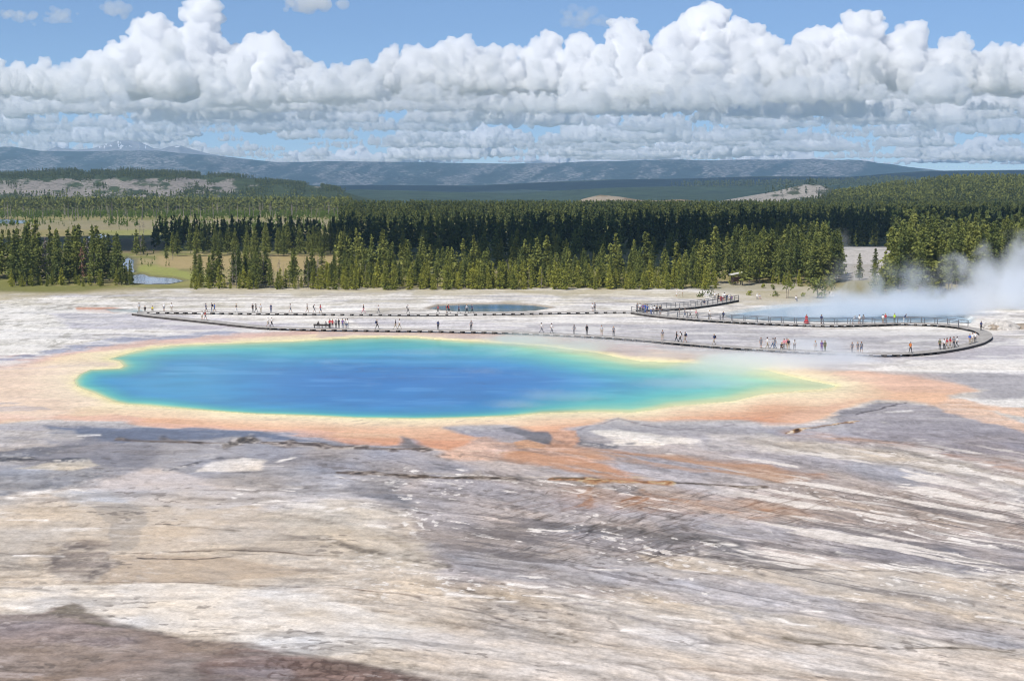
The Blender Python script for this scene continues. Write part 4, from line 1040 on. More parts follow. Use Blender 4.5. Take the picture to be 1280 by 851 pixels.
class Kind:
    """a few modelled trees of one kind, copied over the grove"""
    def __init__(s, name, mat, variants): s.name, s.mat, s.variants, s.first = name, mat, variants, {}
    def place(s, i, x, y, h, label, group, cat='tree', rz=None, name=None):
        v = i % len(s.variants)
        H0, crown, trunk = s.variants[v]
        root = empty(name or s.name, (x, y, float(ground_z([x], [y])[0])), random.uniform(0, 6.28) if rz is None else rz)
        k = h / H0; w = k * random.uniform(0.85, 1.15)
        root.scale = (w, w, k)
        if v not in s.first:
            cm = mesh_np('crown', crown[0], crown[1], {'tint': ('FLOAT', crown[2])}) if crown is not None else None
            tm = trunk.mesh('trunk', [M_BARK if crown is not None else M_DEAD])
            if cm: obj('crown', cm, s.mat, root)
            obj('trunk', tm, None, root)
            s.first[v] = root
        else:
            for ch in s.first[v].children:
                c = ch.copy(); link(c, root)
        tag(root, label, cat, group); return root
def K(name, mat, seeds, H, n, r, **kw):
    return Kind(name, mat, [(H, conifer(s_, H, n, **kw), trunk_mesh(s_, H, r)) for s_ in seeds])
spruce = K('pine_tree', M_PINE, range(1, 7), 14, 1500, 0.19, base=0.10, width=0.160, size=0.62, top=0.72, droop=0.35, wh=15, irr=0.3)
pine = K('pine_tree', M_PINE, range(11, 18), 13, 1400, 0.17, base=0.12, width=0.170, size=0.62, top=0.66, irr=0.35)
tall = K('pine_tree', M_PINE, range(21, 27), 16, 1200, 0.18, base=0.24, width=0.120, size=0.60, top=0.65, irr=0.4)
young = K('young_pine', M_YOUNG, range(31, 37), 7, 800, 0.09, base=0.03, width=0.21, size=0.84, top=0.66, irr=0.25)
rust = K('dead_pine', M_RUST, (41,), 11, 300, 0.15, base=0.15, width=0.15, size=0.8, irr=0.4)
greyp = K('dead_pine', M_DEAD, (51, 52), 12, 300, 0.15, base=0.12, width=0.15, size=0.7, irr=0.4)
snag = Kind('dead_snag', M_DEAD, [(10, None, trunk_mesh(60 + i, 10, 0.11, 0.03, 22 + 4 * i)) for i in range(4)])

CNT = 0
def grove(kind, n, u0, u1, v0, v1, h0, h1, label, group, seed, gap=1.6, cat='tree', front=1.0):
    """n trees rooted between the sighted corners, kept apart"""
    global CNT
    g = np.random.default_rng(seed); got = []
    tries = 0
    while len(got) < n and tries < n * 60:
        tries += 1
        x, y, _ = at(g.uniform(u0, u1), v1 - (v1 - v0) * g.uniform(0, 1) ** front)
        if abs(x - SHEL[0]) < 5 and y < SHEL[1] + 3 and 'shelter' in label: continue
        if all((x - a) ** 2 + (y - b) ** 2 > gap * gap for a, b in TREES_AT[-400:]):
            got.append((x, y)); TREES_AT.append((x, y))
            kind.place(CNT, x, y, g.uniform(h0, h1), label, group, cat); CNT += 1
TREES_AT = []; SHEL = at(921, 356)
G = 'trees edging the basin'
# left grove
grove(spruce, 34, -12, 154, 343, 357, 9.5, 15.5, 'tall dark pointed conifer in the dense left grove beside the river', 'conifers of the left grove', 1, 2.2)
grove(young, 22, 0, 150, 355.5, 358.5, 2.2, 5.0, 'small yellow green pine at the foot of the left grove', 'young pines at the foot of the left grove', 2, 1.2)
grove(spruce, 6, 150, 172, 354, 357, 3.5, 6.5, 'short dark conifer at the right end of the left grove, by the river bend', 'short conifers by the river bend', 3, 1.5)
for (px, py, h, k_, lb) in ((110, 353, 11.5, greyp, 'bare grey dead pine among the green left grove'), (103, 354, 9.5, rust, 'rust brown dying pine beside a grey dead one in the left grove'), (58, 353, 12, greyp, 'thin grey brown dead pine in the middle of the left grove'),):
    x, y, _ = at(px, py); k_.place(CNT, x, y, h, lb, None); CNT += 1
# stand right of the river
grove(pine, 26, 238, 400, 355, 361, 6.5, 10.5, 'dark green pine in the open stand right of the river', 'pines of the open stand right of the river', 4, 2.0)
grove(young, 22, 236, 400, 359.5, 362, 2.6, 6.0, 'low yellow green pine in the open stand right of the river', 'young pines of the open stand right of the river', 5, 1.5)
grove(snag, 26, 290, 400, 356, 361.5, 5, 9, 'bare grey dead trunk in the open stand right of the river', 'dead trunks right of the river', 6, 1.0, 'dead tree')
# middle wood edge
grove(pine, 88, 400, 890, 349, 360, 5.5, 10, 'green pine in the long front edge of the middle wood', 'pines along the front of the middle wood', 7, 2.2)
grove(young, 150, 400, 895, 356, 362.5, 3.2, 7.4, 'yellow green young pine at the sunlit front of the middle wood', 'young pines along the front of the middle wood', 8, 1.7)
grove(snag, 16, 400, 700, 357, 361, 4, 8, 'bare grey dead trunk in the front of the middle wood', 'dead trunks in the middle wood', 9, 1.0, 'dead tree')
# right of the shelter
grove(pine, 50, 893, 1052, 343, 355, 10, 15, 'tall green pine in the clump right of the little shelter', 'pines right of the shelter', 10, 2.4)
grove(young, 14, 893, 1050, 354, 358.5, 2, 4.5, 'low green pine at the foot of the clump right of the shelter', 'young pines right of the shelter', 11, 1.4)
# right block behind the steam
grove(tall, 56, 1114, 1300, 352, 372, 13.5, 18, 'tall slender pine in the right wood behind the steam', 'pines of the right wood behind the steam', 12, 2.3)
grove(young, 12, 1090, 1180, 360, 372, 3, 7, 'young pine at the foot of the right wood, half veiled by steam', 'young pines in the steam', 13, 1.6)
# meadow edge
grove(pine, 36, 205, 430, 317, 321, 8, 12, 'green pine along the back edge of the tan meadow', 'pines at the back edge of the meadow', 14, 2.4)
for k_, px, py, h, lb in ((pine, 208, 325, 5.6, 'lone round pine standing in the tan meadow by the river'), (spruce, 171, 319, 9.5, 'dark conifer in front of the meadow wood, left of a pair of snags'), (spruce, 179, 318, 7.5, 'dark conifer in the meadow, right of a pair of snags'),
                          (spruce, 1074, 350, 7.4, 'lone slim conifer on the pale slope behind the steam'), (pine, 1094, 347, 8.2, 'lone bushy pine on the pale slope, right of a slim conifer'), (pine, 1106, 352, 6.5, 'small pine at the edge of the right wood, on the pale slope'),
                          (pine, 1040, 352, 13, 'grey green pine at the right end of the clump, beside the pale slope'), (young, 1092, 345, 3.0, 'low pale shrub pine on the slope, beside a bushy pine'),
                          (young, 950, 377, 0.01, None)):
    if lb is None: continue
    x, y, _ = at(px, py); k_.place(CNT, x, y, h, lb, None); CNT += 1
for px, py, h, lb in ((176, 318, 14, 'tall bare snag in the meadow, left one of a pair'), (180, 318, 13.4, 'tall bare snag in the meadow, right one of a pair'), (216, 326, 5, 'short bare snag beside the lone meadow pine')):
    x, y, _ = at(px, py); snag.place(CNT, x, y, h, lb, None, 'dead tree'); CNT += 1

# broadleaf looking dark tree and gnarled little tree near the shelter
def bushy(name, px, py, H, n, wid, label, trunk_frac=0.3, mat=None, seed=1, size=0.5, trunks=1):
    g = np.random.default_rng(seed); x, y, _ = at(px, py)
    root = empty(name, (x, y, 0)); tag(root, label, 'tree' if H > 2 else 'shrub')
    c = np.array([[g.normal() * wid * 0.35, g.normal() * wid * 0.35, H * g.uniform(trunk_frac + 0.1, 0.86)] for _ in range(9)])
    i = g.integers(0, 9, n); P = c[i] + g.normal(size=(n, 3)) * np.array([wid * 0.25, wid * 0.25, H * 0.10])
    V, F = clumps(P, np.full(n, size) * g.uniform(0.6, 1.2, n), g.normal(size=(n, 3)) + np.array([0, 0, 0.3]), g)
    tn = np.repeat(0.35 + g.normal(size=n) * 0.15, 4)
    obj('crown', mesh_np('crown', V, F, {'tint': ('FLOAT', tn)}), mat or M_PINE, root)
    mb = MB()
    for k in range(trunks):
        dx = (k - (trunks - 1) / 2) * 0.3
        mb.tube([(dx, 0, -0.1), (dx * 1.6, 0.1, H * 0.35), (dx * 2.2 + 0.2, 0, H * 0.75)], [H * 0.025, H * 0.018, H * 0.008], 6)
    mb.build('trunk', M_BARK, root)
    return root
bushy('pine_tree', 1022, 373, 5.6, 420, 2.6, 'dark bushy tree standing alone at the edge of the steam', 0.05, None, 3, 0.55)
bushy('gnarled_tree', 984, 373, 4.4, 120, 1.7, 'small gnarled leaning tree with a bare lower trunk on the pale flat', 0.5, None, 4, 0.45, 2)
for (px, py, h, lb, sd_) in ((889, 371, 2.6, 'dark green shrub left of the crowd by the trail', 5), (876, 371, 1.6, 'low green shrub at the edge of the trail', 6), (937, 369, 1.3, 'small round olive shrub on the pale flat', 7), (970, 371, 1.4, 'dark little shrub left of the gnarled tree', 8), (1004, 371, 0.9, 'low olive shrub between the gnarled tree and the bushy tree', 9), (967, 362, 1.3, 'olive shrub below the pine clump', 10), (955, 360, 1.1, 'low olive shrub on the grassy strip below the clump', 11)):
    bushy('shrub', px, py, h, 90, h * 0.7, lb, 0.0, M_YOUNG if 'olive' in lb else M_PINE, sd_, 0.35)

# ---- the rest of the wood: far too many to count, one object per wood
def low_tree(seed, H, n, **kw):
    V, F, t_ = conifer(seed, H, n, **kw); g = np.random.default_rng(seed)
    return V / H, F, t_
LOD1 = [low_tree(70 + i, 12, 360, base=0.12 + 0.04 * (i % 3), width=0.155, size=1.15, top=0.72, irr=0.35) for i in range(6)]
LOD2 = [low_tree(80 + i, 12, 100, base=0.10, width=0.15, size=2.0, top=0.8, irr=0.35) for i in range(5)]
LOD3 = [low_tree(90 + i, 12, 26, base=0.06, width=0.14, size=3.4, top=0.7, irr=0.3) for i in range(4)]
def wood(name, label, P, H, tints, lods, mat, seed):
    g = np.random.default_rng(seed); Vs_, Fs_, Ts_ = [], [], []; off = 0
    which = g.integers(0, len(lods), len(P))
    for k, (V, F, t_) in enumerate(lods):
        i = np.nonzero(which == k)[0]
        if len(i) == 0: continue
        a = g.uniform(0, 2 * math.pi, len(i)); ca, sa = np.cos(a)[:, None], np.sin(a)[:, None]; h = H[i][:, None]; w = g.uniform(0.85, 1.25, (len(i), 1))
        X = (V[None, :, 0] * ca - V[None, :, 1] * sa) * h * w + P[i, 0:1]; Y = (V[None, :, 0] * sa + V[None, :, 1] * ca) * h * w + P[i, 1:2]
        Z = V[None, :, 2] * h + P[i, 2:3]
        Vs_.append(np.stack([X, Y, Z], -1).reshape(-1, 3)); Fs_.append((F[None] + (np.arange(len(i)) * len(V))[:, None, None]).reshape(-1, 3) + off); off += len(i) * len(V)
        Ts_.append((t_[None] + tints[i][:, None]).ravel())
    o = obj(name, mesh_np(name, np.concatenate(Vs_), np.concatenate(Fs_), {'tint': ('FLOAT', np.concatenate(Ts_))}), mat)
    tag(o, label, kind='stuff'); return o
def scatter(n, y0, y1, ok, seed, power=1.0):
    g = np.random.default_rng(seed)
    Y = np.sqrt(g.uniform(y0 ** 2, y1 ** 2, n)); X = Y * g.uniform(-0.43, 0.43, n)
    u, v = chart(X, Y); m = ok(u, v, X, Y, g)
    return np.stack([X[m], Y[m]], 1)
def main_wood(u, v, X, Y, g):
    grv = (u < 146 + 5 * np.sin(v * 0.5)) & (v > 337) & (v < 350)
    left = (u > 196 + 12 * np.sin(v)) & (u < 425) & (v > 290) & (v < 319.5)
    mid = (u >= 425) & (v < 357) & (u < 1036)
    right = (u > 1110 + 4 * np.sin(v * 0.7)) & (v < 370)
    back = (u >= 1036) & (u <= 1112) & (v < 311)
    dens = 0.75 + 0.5 * fbm(X / 30, Y / 60, 401, 3)
    clear = ~(((u > 480) & (u < 570) & (v > 334) & (v < 341)) | ((u > 620) & (u < 790) & (v > 340) & (v < 350) & (fbm(X / 12, Y / 12, 409, 2) > 0.5)) | (fbm(X / 16, Y / 26, 410, 3) > 0.66))
    return (left | mid | right | back | grv) & clear & (g.uniform(0, 1, len(u)) < dens)
A_ = scatter(33000, 350, 1900, main_wood, 21)
gz = ground_z(A_[:, 0], A_[:, 1])
hh = 5.5 + 6.5 * RNG.uniform(0, 1, len(A_)) ** 1.3 + 2.5 * (fbm(A_[:, 0] / 40, A_[:, 1] / 40, 402, 3) - 0.5)
uA, vA = chart(A_[:, 0], A_[:, 1])
hh += np.where(uA > 1110, 4.0, 0) * (A_[:, 1] < 640) + np.where((uA > 880) & (uA < 1050), 2.0, 0) * (A_[:, 1] < 640); hh -= np.where(uA < 425, 1.5, 0); hh += np.where((uA < 180) & (A_[:, 1] < 520), 4.5, 0)
tA = (fbm(A_[:, 0] / 25, A_[:, 1] / 35, 403, 3) - 0.5) * 0.5 + RNG.normal(size=len(A_)) * 0.13
P3 = np.concatenate([A_, gz[:, None] - 0.1], 1)
nearm = A_[:, 1] < 520
wood('forest', 'dense conifer wood behind the front trees, running into shade', P3[nearm], hh[nearm], tA[nearm], LOD1, M_FOREST, 1)
wood('forest', 'wide dark conifer forest across the middle distance', P3[~nearm], hh[~nearm], tA[~nearm], LOD2, M_FOREST, 2)
def green_strip(u, v, X, Y, g):
    a = (u < 425) & (v > 262.5) & (v < 274) & (g.uniform(0, 1, len(u)) < 0.9)
    b = (u > 200) & (u < 430) & (v > 283) & (v < 291) & (g.uniform(0, 1, len(u)) < 0.8)
    c = (u < 430) & (v >= 274) & (v < 285) & (fbm(X / 18, Y / 60, 404, 3) > 0.60)
    return a | b | c
D_ = scatter(60000, 440, 1000, lambda u, v, X, Y, g: (u < 420) & (v > 279) & (v < 342) & (fbm(X / 14, Y / 30, 408, 3) > 0.56) & (g.uniform(0, 1, len(u)) < 0.05), 25)
wood('shrubs', 'scattered low shrubs over the tan riverside meadow', np.concatenate([D_, np.zeros((len(D_), 1))], 1), RNG.uniform(0.6, 2.2, len(D_)), RNG.normal(size=len(D_)) * 0.15, LOD2, M_STRIP, 9)
B_ = scatter(15000, 740, 1400, green_strip, 22)
wood('forest', 'low bright green strip of young pines beyond the far meadow', np.concatenate([B_, ground_z(B_[:, 0], B_[:, 1])[:, None]], 1), RNG.uniform(2.5, 5.0, len(B_)), 0.4 + RNG.normal(size=len(B_)) * 0.15, LOD2, M_STRIP, 3)
def back_strip(u, v, X, Y, g): return (u < 440) & (v < 263) & (v > 244)
C_ = scatter(9000, 1250, 2300, back_strip, 23)
wood('forest', 'grey green conifer belt below the left rocky hill', np.concatenate([C_, ground_z(C_[:, 0], C_[:, 1])[:, None]], 1), RNG.uniform(9, 15, len(C_)), -0.05 + RNG.normal(size=len(C_)) * 0.15, LOD3, M_FOREST, 4)
# grey standing trunks in the belt
g = np.random.default_rng(24); mbx = MB()
for k in range(190):
    px = g.uniform(-10, 430); vb = g.uniform(262, 276); x, y, _ = at(px, vb); h = g.uniform(3, 12); zb_ = float(ground_z([x], [y])[0])
    mbx.tube([(x, y, zb_), (x + g.normal() * 0.4, y, zb_ + h)], [0.20, 0.07], 3, cap=False)
o = mbx.build('dead_forest', M_DEAD); tag(o, 'grey standing dead trunks in the belt below the left hill', kind='stuff')
# hills
def on(h_i, n, seed, keep, hlo, hhi, label, lod, mat, dt=0.0):
    h, a, b, y0, y1 = HILLS[h_i]; g = np.random.default_rng(seed)
    Y = g.uniform(y0, y0 + (y1 - y0) * 0.95, n); X = Y * g.uniform(max(a, -0.44), min(b, 0.44), n)
    Z = h(X, Y); u = 640 + FPX * X / Y; v = 222 - (Z - CAM_H) * FPX / Y
    m = (Z > -1.5) & keep(u, v, X, Y, g)
    P = np.stack([X, Y, Z - 0.3], 1)[m]
    wood('forest', label, P, g.uniform(hlo, hhi, len(P)), dt + g.normal(size=len(P)) * 0.13, lod, mat, seed)
yes = lambda u, v, X, Y, g: np.ones(len(u), bool)
on(7, 9000, 31, lambda u, v, X, Y, g: ~((u > 1128) & (u < 1178) & (v > 235) & (v < 244) & (g.uniform(0, 1, len(u)) < 0.8)), 9, 14, 'lit conifers covering the right hill', LOD3, M_FOREST, 0.05)
on(4, 20000, 32, lambda u, v, X, Y, g: fbm(u / 22, v / 5, 405, 4) + 0.25 * (v < 224) - 0.12 * ((v > 224) & (u < 300)) > 0.50, 5, 9.5, 'scattered conifers between pale rocks on the left hill', LOD3, M_FOREST, -0.05)
on(5, 700, 33, lambda u, v, X, Y, g: fbm(u / 14, v / 6, 406, 3) > 0.46, 8, 13, 'scattered dark conifers on the pale rocky knoll', LOD3, M_FOREST, -0.1)
on(3, 16000, 34, yes, 12, 20, 'blue green conifers over the foothills', LOD3, M_FOREST, -0.05)
# ------------------------------------------------------------------ boardwalks
M_DECK = simple_mat('weathered_planks', (0.36, 0.34, 0.32), 0.85, 0.25, 1.2)
M_DARKWOOD = simple_mat('dark_timber', (0.055, 0.048, 0.045), 0.9, 0.3, 2.0)
M_RAIL = simple_mat('grey_blue_rail', (0.12, 0.125, 0.14), 0.8, 0.25, 2.0)
ZD = 0.50
NEAR_PX = [(171,391),(200,394.5),(250,399.5),(300,405),(335,408.5),(380,410),(460,411),(540,412),(620,413.5),(700,417),(760,420),(800,423),(850,427.5),(890,431),(940,434.5),(1000,438),(1060,440.5),(1100,442),(1140,441),(1170,438),(1200,433),(1222,427.5),(1233,421),(1232,416),(1222,411.5),(1206,408.5)]
FAR_PX = [(173,389.5),(200,389),(240,389.5),(300,390.2),(360,390.8),(450,391.6),(540,392),(620,391),(700,389.7),(760,388.8),(792,388.8)]
RAIL_PX = [(795,389.5),(812,392.2),(835,395),(870,398),(910,400.5),(960,403),(1010,405),(1050,405.4),(1090,404.6),(1125,403),(1160,404),(1190,406),(1204,408)]
BRANCH_PX = [(799,387),(830,385.6),(860,383.6),(885,380.5),(905,377),(918,374.5)]
def resample(P, step):
    P = np.array(P, float); d = np.r_[0, np.cumsum(np.linalg.norm(np.diff(P, axis=0), axis=1))]
    n = max(2, int(round(d[-1] / step)) + 1); s = np.linspace(0, d[-1], n)
    return np.stack([np.interp(s, d, P[:, k]) for k in range(2)], 1), d[-1]
def smooth(P, n=3):
    P = np.array(P, float)
    for _ in range(n):
        Q = P.copy(); Q[1:-1] = 0.25 * P[:-2] + 0.5 * P[1:-1] + 0.25 * P[2:]; P = Q
    return P
def world_path(px): return [at(u, v, ZD)[:2] for u, v in px]
def walkway(px, width, name, label, spacing, rails=None, skirt=None, block=(0.45, 0.40)):
    base = at(*px[len(px) // 2]); root = empty(name, (base[0], base[1], 0)); tag(root, label, 'boardwalk')
    off = np.array(base[:2])
    C, L = resample(world_path(px), 1.2); C = smooth(C, 4) - off
    T = np.gradient(C, axis=0); T /= np.linalg.norm(T, axis=1, keepdims=True); Nn = np.stack([-T[:, 1], T[:, 0]], 1)
    def ribbon(mb, o0, o1, z0, z1, i0=0, i1=None):
        i1 = len(C) if i1 is None else i1
        V = []; F = []
        for i in range(i0, i1):
            a = C[i] + Nn[i] * o0; b = C[i] + Nn[i] * o1
            V += [(a[0], a[1], z0), (b[0], b[1], z0), (b[0], b[1], z1), (a[0], a[1], z1)]
        m = i1 - i0
        for i in range(m - 1):
            p, q_ = i * 4, i * 4 + 4
            for e in range(4): F.append((p + e, p + (e + 1) % 4, q_ + (e + 1) % 4, q_ + e))
        F.append((0, 1, 2, 3)); e = (m - 1) * 4; F.append((e + 3, e + 2, e + 1, e))
        mb.add(V, F)
    mb = MB(); ribbon(mb, -width / 2, width / 2, ZD - 0.10, ZD); mb.build('deck', M_DECK, root)
    if skirt:
        for a, b in skirt:
            u = np.array([chart(c[0] + off[0], c[1] + off[1], ZD)[0] for c in C]); ii = np.nonzero((u >= a) & (u <= b))[0]
            runs = np.split(ii, np.nonzero(np.diff(ii) > 1)[0] + 1)
            for r_ in runs:
                if len(r_) > 2:
                    mb = MB(); ribbon(mb, -width / 2 + 0.05, -width / 2 + 0.17, 0.06, ZD - 0.103, r_[0], r_[-1] + 1); mb.build('side_beam', M_DARKWOOD, root)
    S_, _ = resample(C + off, spacing); S_ -= off
    TT = np.gradient(S_, axis=0); kerb = None
    for i, p in enumerate(S_[:100]):
        mb = MB(); mb.box((p[0], p[1], (ZD - 0.103) / 2 - 0.08), (block[0], width * 0.96, ZD - 0.103 + 0.16), math.atan2(TT[i][1], TT[i][0])); mb.build('support', M_DARKWOOD, root)
    if rails:
        for side in rails:
            o = side * (width / 2 - 0.08)
            for z0, z1 in ((ZD + 0.98, ZD + 1.08), (ZD + 0.50, ZD + 0.58)):
                mb = MB(); ribbon(mb, o - 0.035, o + 0.035, z0, z1); mb.build('rail', M_RAIL, root)
            R_, _ = resample(C + Nn * o + off, 2.5)
            for p in R_[:100]:
                mb = MB(); mb.box((p[0] - off[0], p[1] - off[1], ZD + 0.5), (0.12, 0.12, 1.12)); mb.build('rail_post', M_RAIL, root)
    return root
walkway(NEAR_PX, 2.2, 'boardwalk', 'long low boardwalk without railings curving behind the rainbow pool', 2.0, None, [(160, 345), (1160, 1240)])
walkway(FAR_PX, 1.9, 'boardwalk', 'straight low boardwalk in front of the small dark blue pool', 1.95)
walkway(RAIL_PX, 2.4, 'boardwalk', 'railed boardwalk along the steaming crater lake at the right', 1.7, (1, -1), [(790, 850)])
walkway(BRANCH_PX, 2.2, 'boardwalk', 'short railed boardwalk ramp climbing to the crowd by the trail', 2.0, (1, -1))

def bench(px, label):
    v = np.interp(px, [p[0] for p in NEAR_PX], [p[1] for p in NEAR_PX]); x, y, _ = at(px, v, ZD)
    root = empty('bench', (x, y + 0.3, ZD)); tag(root, label, 'bench')
    mb = MB(); mb.box((0, 0, 0.43), (1.7, 0.42, 0.07)); mb.build('seat', M_DARKWOOD, root)
    mb = MB(); mb.box((0, -0.22, 0.64), (1.7, 0.05, 0.28)); mb.build('backrest', M_DARKWOOD, root)
    for s in (-0.7, 0.7):
        mb = MB(); mb.box((s, 0, 0.195), (0.09, 0.36, 0.40)); mb.build('leg', M_DARKWOOD, root)
    return x, y + 0.3
BENCHES = [bench(397.6, 'left one of the two dark benches on the near boardwalk'), bench(407.2, 'right one of the two dark benches on the near boardwalk')]

# little roofed notice shelter at the wood's edge
x, y, _ = SHEL
sh = empty('notice_shelter', (x, y, 0), math.radians(10)); tag(sh, 'small notice shelter with pale slanting roof at the edge of the pines', 'shelter')
for sx in (-1.3, 1.3):
    for sy in (-0.8, 0.8):
        mb = MB(); mb.box((sx, sy, 1.35 + 0.12 * sx), (0.16, 0.16, 2.9 + 0.24 * sx)); mb.build('post', M_DARKWOOD, sh)
mb = MB(); mb.add([(-1.9, -1.3, 2.6), (1.9, -1.3, 3.3), (1.9, 1.3, 3.3), (-1.9, 1.3, 2.6), (-1.9, -1.3, 2.74), (1.9, -1.3, 3.44), (1.9, 1.3, 3.44), (-1.9, 1.3, 2.74)], [(3, 2, 1, 0), (4, 5, 6, 7), (0, 1, 5, 4), (1, 2, 6, 5), (2, 3, 7, 6), (3, 0, 4, 7)])
mb.build('roof', simple_mat('pale_roof', (0.55, 0.54, 0.5), 0.7, 0.2, 1.0), sh)
mb = MB(); mb.box((0, 0.82, 1.4), (2.3, 0.08, 1.2)); mb.build('notice_board', simple_mat('brown_board', (0.14, 0.08, 0.06), 0.8, 0.3, 1.0), sh)

# pale boulders at the end of the crater lake
def boulder(px, py, w, h, label, seed, mat, name='boulder'):
    V0, F0 = ico(4); x, y, _ = at(px, py); r_ = np.random.default_rng(seed)
    n = fbm(V0[:, 0] * 2 + seed, V0[:, 1] * 2 + V0[:, 2] * 1.7, seed, 4) - 0.5; n2_ = ridged(V0[:, 0] * 3 + V0[:, 2] * 2, V0[:, 1] * 3, seed, 3) - 0.6
    V = V0 * (1 + 0.5 * n + 0.25 * n2_)[:, None] * np.array([w / 2, w / 3, h]); V[:, 2] = np.maximum(V[:, 2], -0.1)
    o = obj(name, mesh_np(name, V, F0, None, True), mat, None, (x, y, 0)); tag(o, label, 'rock')
M_ROCK = simple_mat('pale_sinter_rock', (0.48, 0.45, 0.42), 0.9, 0.4, 1.5); M_ROCKB = simple_mat('brown_bank_rock', (0.30, 0.25, 0.20), 0.9, 0.5, 1.2)
boulder(1252, 411, 7.2, 1.5, 'large pale crusted boulder past the end of the railed boardwalk', 3, M_ROCK)
boulder(1245, 412, 3.2, 1.0, 'smaller grey boulder in front of the large pale one', 4, M_ROCKB)
boulder(1276, 410, 8.0, 0.8, 'low brown ledge of rock at the right edge beside the pale boulder', 5, M_ROCKB)
boulder(1180, 387, 7.0, 0.5, 'pale sinter ledge showing through the steam', 6, M_ROCK)
boulder(1041, 371, 2.0, 1.1, 'pale boulder beside the bushy dark tree', 7, M_ROCK)
# ------------------------------------------------------------------ people
PAL = {'white': (0.72, 0.72, 0.72), 'black': (0.018, 0.018, 0.022), 'navy': (0.03, 0.045, 0.12), 'blue': (0.05, 0.12, 0.42), 'red': (0.42, 0.05, 0.06), 'pink': (0.62, 0.24, 0.28), 'grey': (0.20, 0.20, 0.22), 'pale grey': (0.45, 0.46, 0.48),
       'olive': (0.11, 0.12, 0.06), 'purple': (0.16, 0.10, 0.26), 'yellow': (0.70, 0.60, 0.06), 'lime': (0.45, 0.70, 0.06), 'orange': (0.60, 0.20, 0.06), 'jeans': (0.06, 0.10, 0.19), 'tan': (0.36, 0.29, 0.20), 'brown': (0.12, 0.07, 0.05), 'skin': (0.46, 0.27, 0.19), 'dark skin': (0.22, 0.12, 0.08), 'fair': (0.36, 0.25, 0.12)}
CLOTH = {}
def cloth(c):
    if c not in CLOTH:
        t = NT('cloth_' + c.replace(' ', '_')); co_ = t.n('ShaderNodeTexCoord'); nz = t.noise(9, 3, 0.6, co_.outputs['Object'])
        r_ = t.ramp(nz.outputs[0], [(0.3, tuple(x * 0.75 for x in PAL[c])), (0.7, tuple(min(0.85, x * 1.15) for x in PAL[c]))]); t.bsdf(r_.outputs[0], 0.85, 0.2); CLOTH[c] = t.m
    return CLOTH[c]
# joints: pelvis belly chest neck head crown | shoulder elbow wrist hand (L,R) | hip knee ankle toe (L,R); the figure faces -Y
def pose(kind):
    J = {'pelvis': (0, 0, .95), 'belly': (0, 0, 1.10), 'chest': (0, .01, 1.32), 'neck': (0, 0, 1.47), 'head': (0, -.02, 1.60), 'crown': (0, -.01, 1.70)}
    for s, k in ((1, 'L'), (-1, 'R')):
        J['sh' + k] = (s * .17, 0, 1.40); J['el' + k] = (s * .23, .03, 1.13); J['wr' + k] = (s * .24, -.04, .90); J['ha' + k] = (s * .235, -.07, .81)
        J['hi' + k] = (s * .09, 0, .90); J['kn' + k] = (s * .10, -.01, .49); J['an' + k] = (s * .10, .02, .08); J['to' + k] = (s * .11, -.15, .035)
    up = lambda **k: J.update(k)
    if kind in ('walk', 'stride'):
        f = 1.0 if kind == 'walk' else 1.35
        up(knL=(.10, -.17 * f, .50), anL=(.10, -.26 * f, .10), toL=(.11, -.42 * f, .06), knR=(-.10, .05, .50), anR=(-.10, .30 * f, .13), toR=(-.11, .16 * f, .035),
           elL=(.22, .15, 1.15), wrL=(.23, .16, .92), haL=(.22, .13, .83), elR=(-.22, -.10, 1.16), wrR=(-.22, -.26, 1.0), haR=(-.2, -.33, .96))
    elif kind == 'photo':
        up(elL=(.24, -.18, 1.22), wrL=(.10, -.36, 1.46), haL=(.05, -.38, 1.53), elR=(-.24, -.18, 1.22), wrR=(-.10, -.36, 1.46), haR=(-.05, -.38, 1.53), head=(0, -.05, 1.60), crown=(0, -.06, 1.70))
    elif kind == 'lean':
        up(belly=(0, -.08, 1.10), chest=(0, -.22, 1.28), neck=(0, -.32, 1.39), head=(0, -.40, 1.49), crown=(0, -.43, 1.58), shL=(.17, -.26, 1.34), shR=(-.17, -.26, 1.34), elL=(.22, -.34, 1.1), elR=(-.22, -.34, 1.1), wrL=(.16, -.54, 1.04), wrR=(-.16, -.54, 1.04), haL=(.13, -.62, 1.05), haR=(-.13, -.62, 1.05))
    elif kind == 'sit':
        d = -.47
        for k in list(J):
            x, y, z_ = J[k]; J[k] = (x, y, z_ + d)
        for s, k in ((1, 'L'), (-1, 'R')): up(**{'kn' + k: (s * .11, -.44, .50), 'an' + k: (s * .11, -.46, .08), 'to' + k: (s * .12, -.62, .035), 'hi' + k: (s * .10, -.04, .46), 'el' + k: (s * .23, -.05, .68), 'wr' + k: (s * .15, -.27, .60), 'ha' + k: (s * .12, -.35, .58)})
        up(pelvis=(0, 0, .50))
    elif kind == 'crouch':
        for k in list(J):
            x, y, z_ = J[k]; J[k] = (x, y - (.12 if z_ > 1.2 else 0), z_ - .60)
        for s, k in ((1, 'L'), (-1, 'R')): up(**{'kn' + k: (s * .16, -.36, .50), 'an' + k: (s * .12, .0, .09), 'to' + k: (s * .13, -.16, .035), 'hi' + k: (s * .10, .02, .34), 'el' + k: (s * .22, -.2, .58), 'wr' + k: (s * .12, -.42, .56), 'ha' + k: (s * .09, -.5, .56)})
        up(pelvis=(0, .03, .36))
    return J
RADII = {'pelvis': .135, 'belly': .125, 'chest': .145, 'neck': .058, 'head': .098, 'crown': .075, 'sh': .068, 'el': .046, 'wr': .034, 'ha': .042, 'hi': .098, 'kn': .062, 'an': .042, 'to': .038}
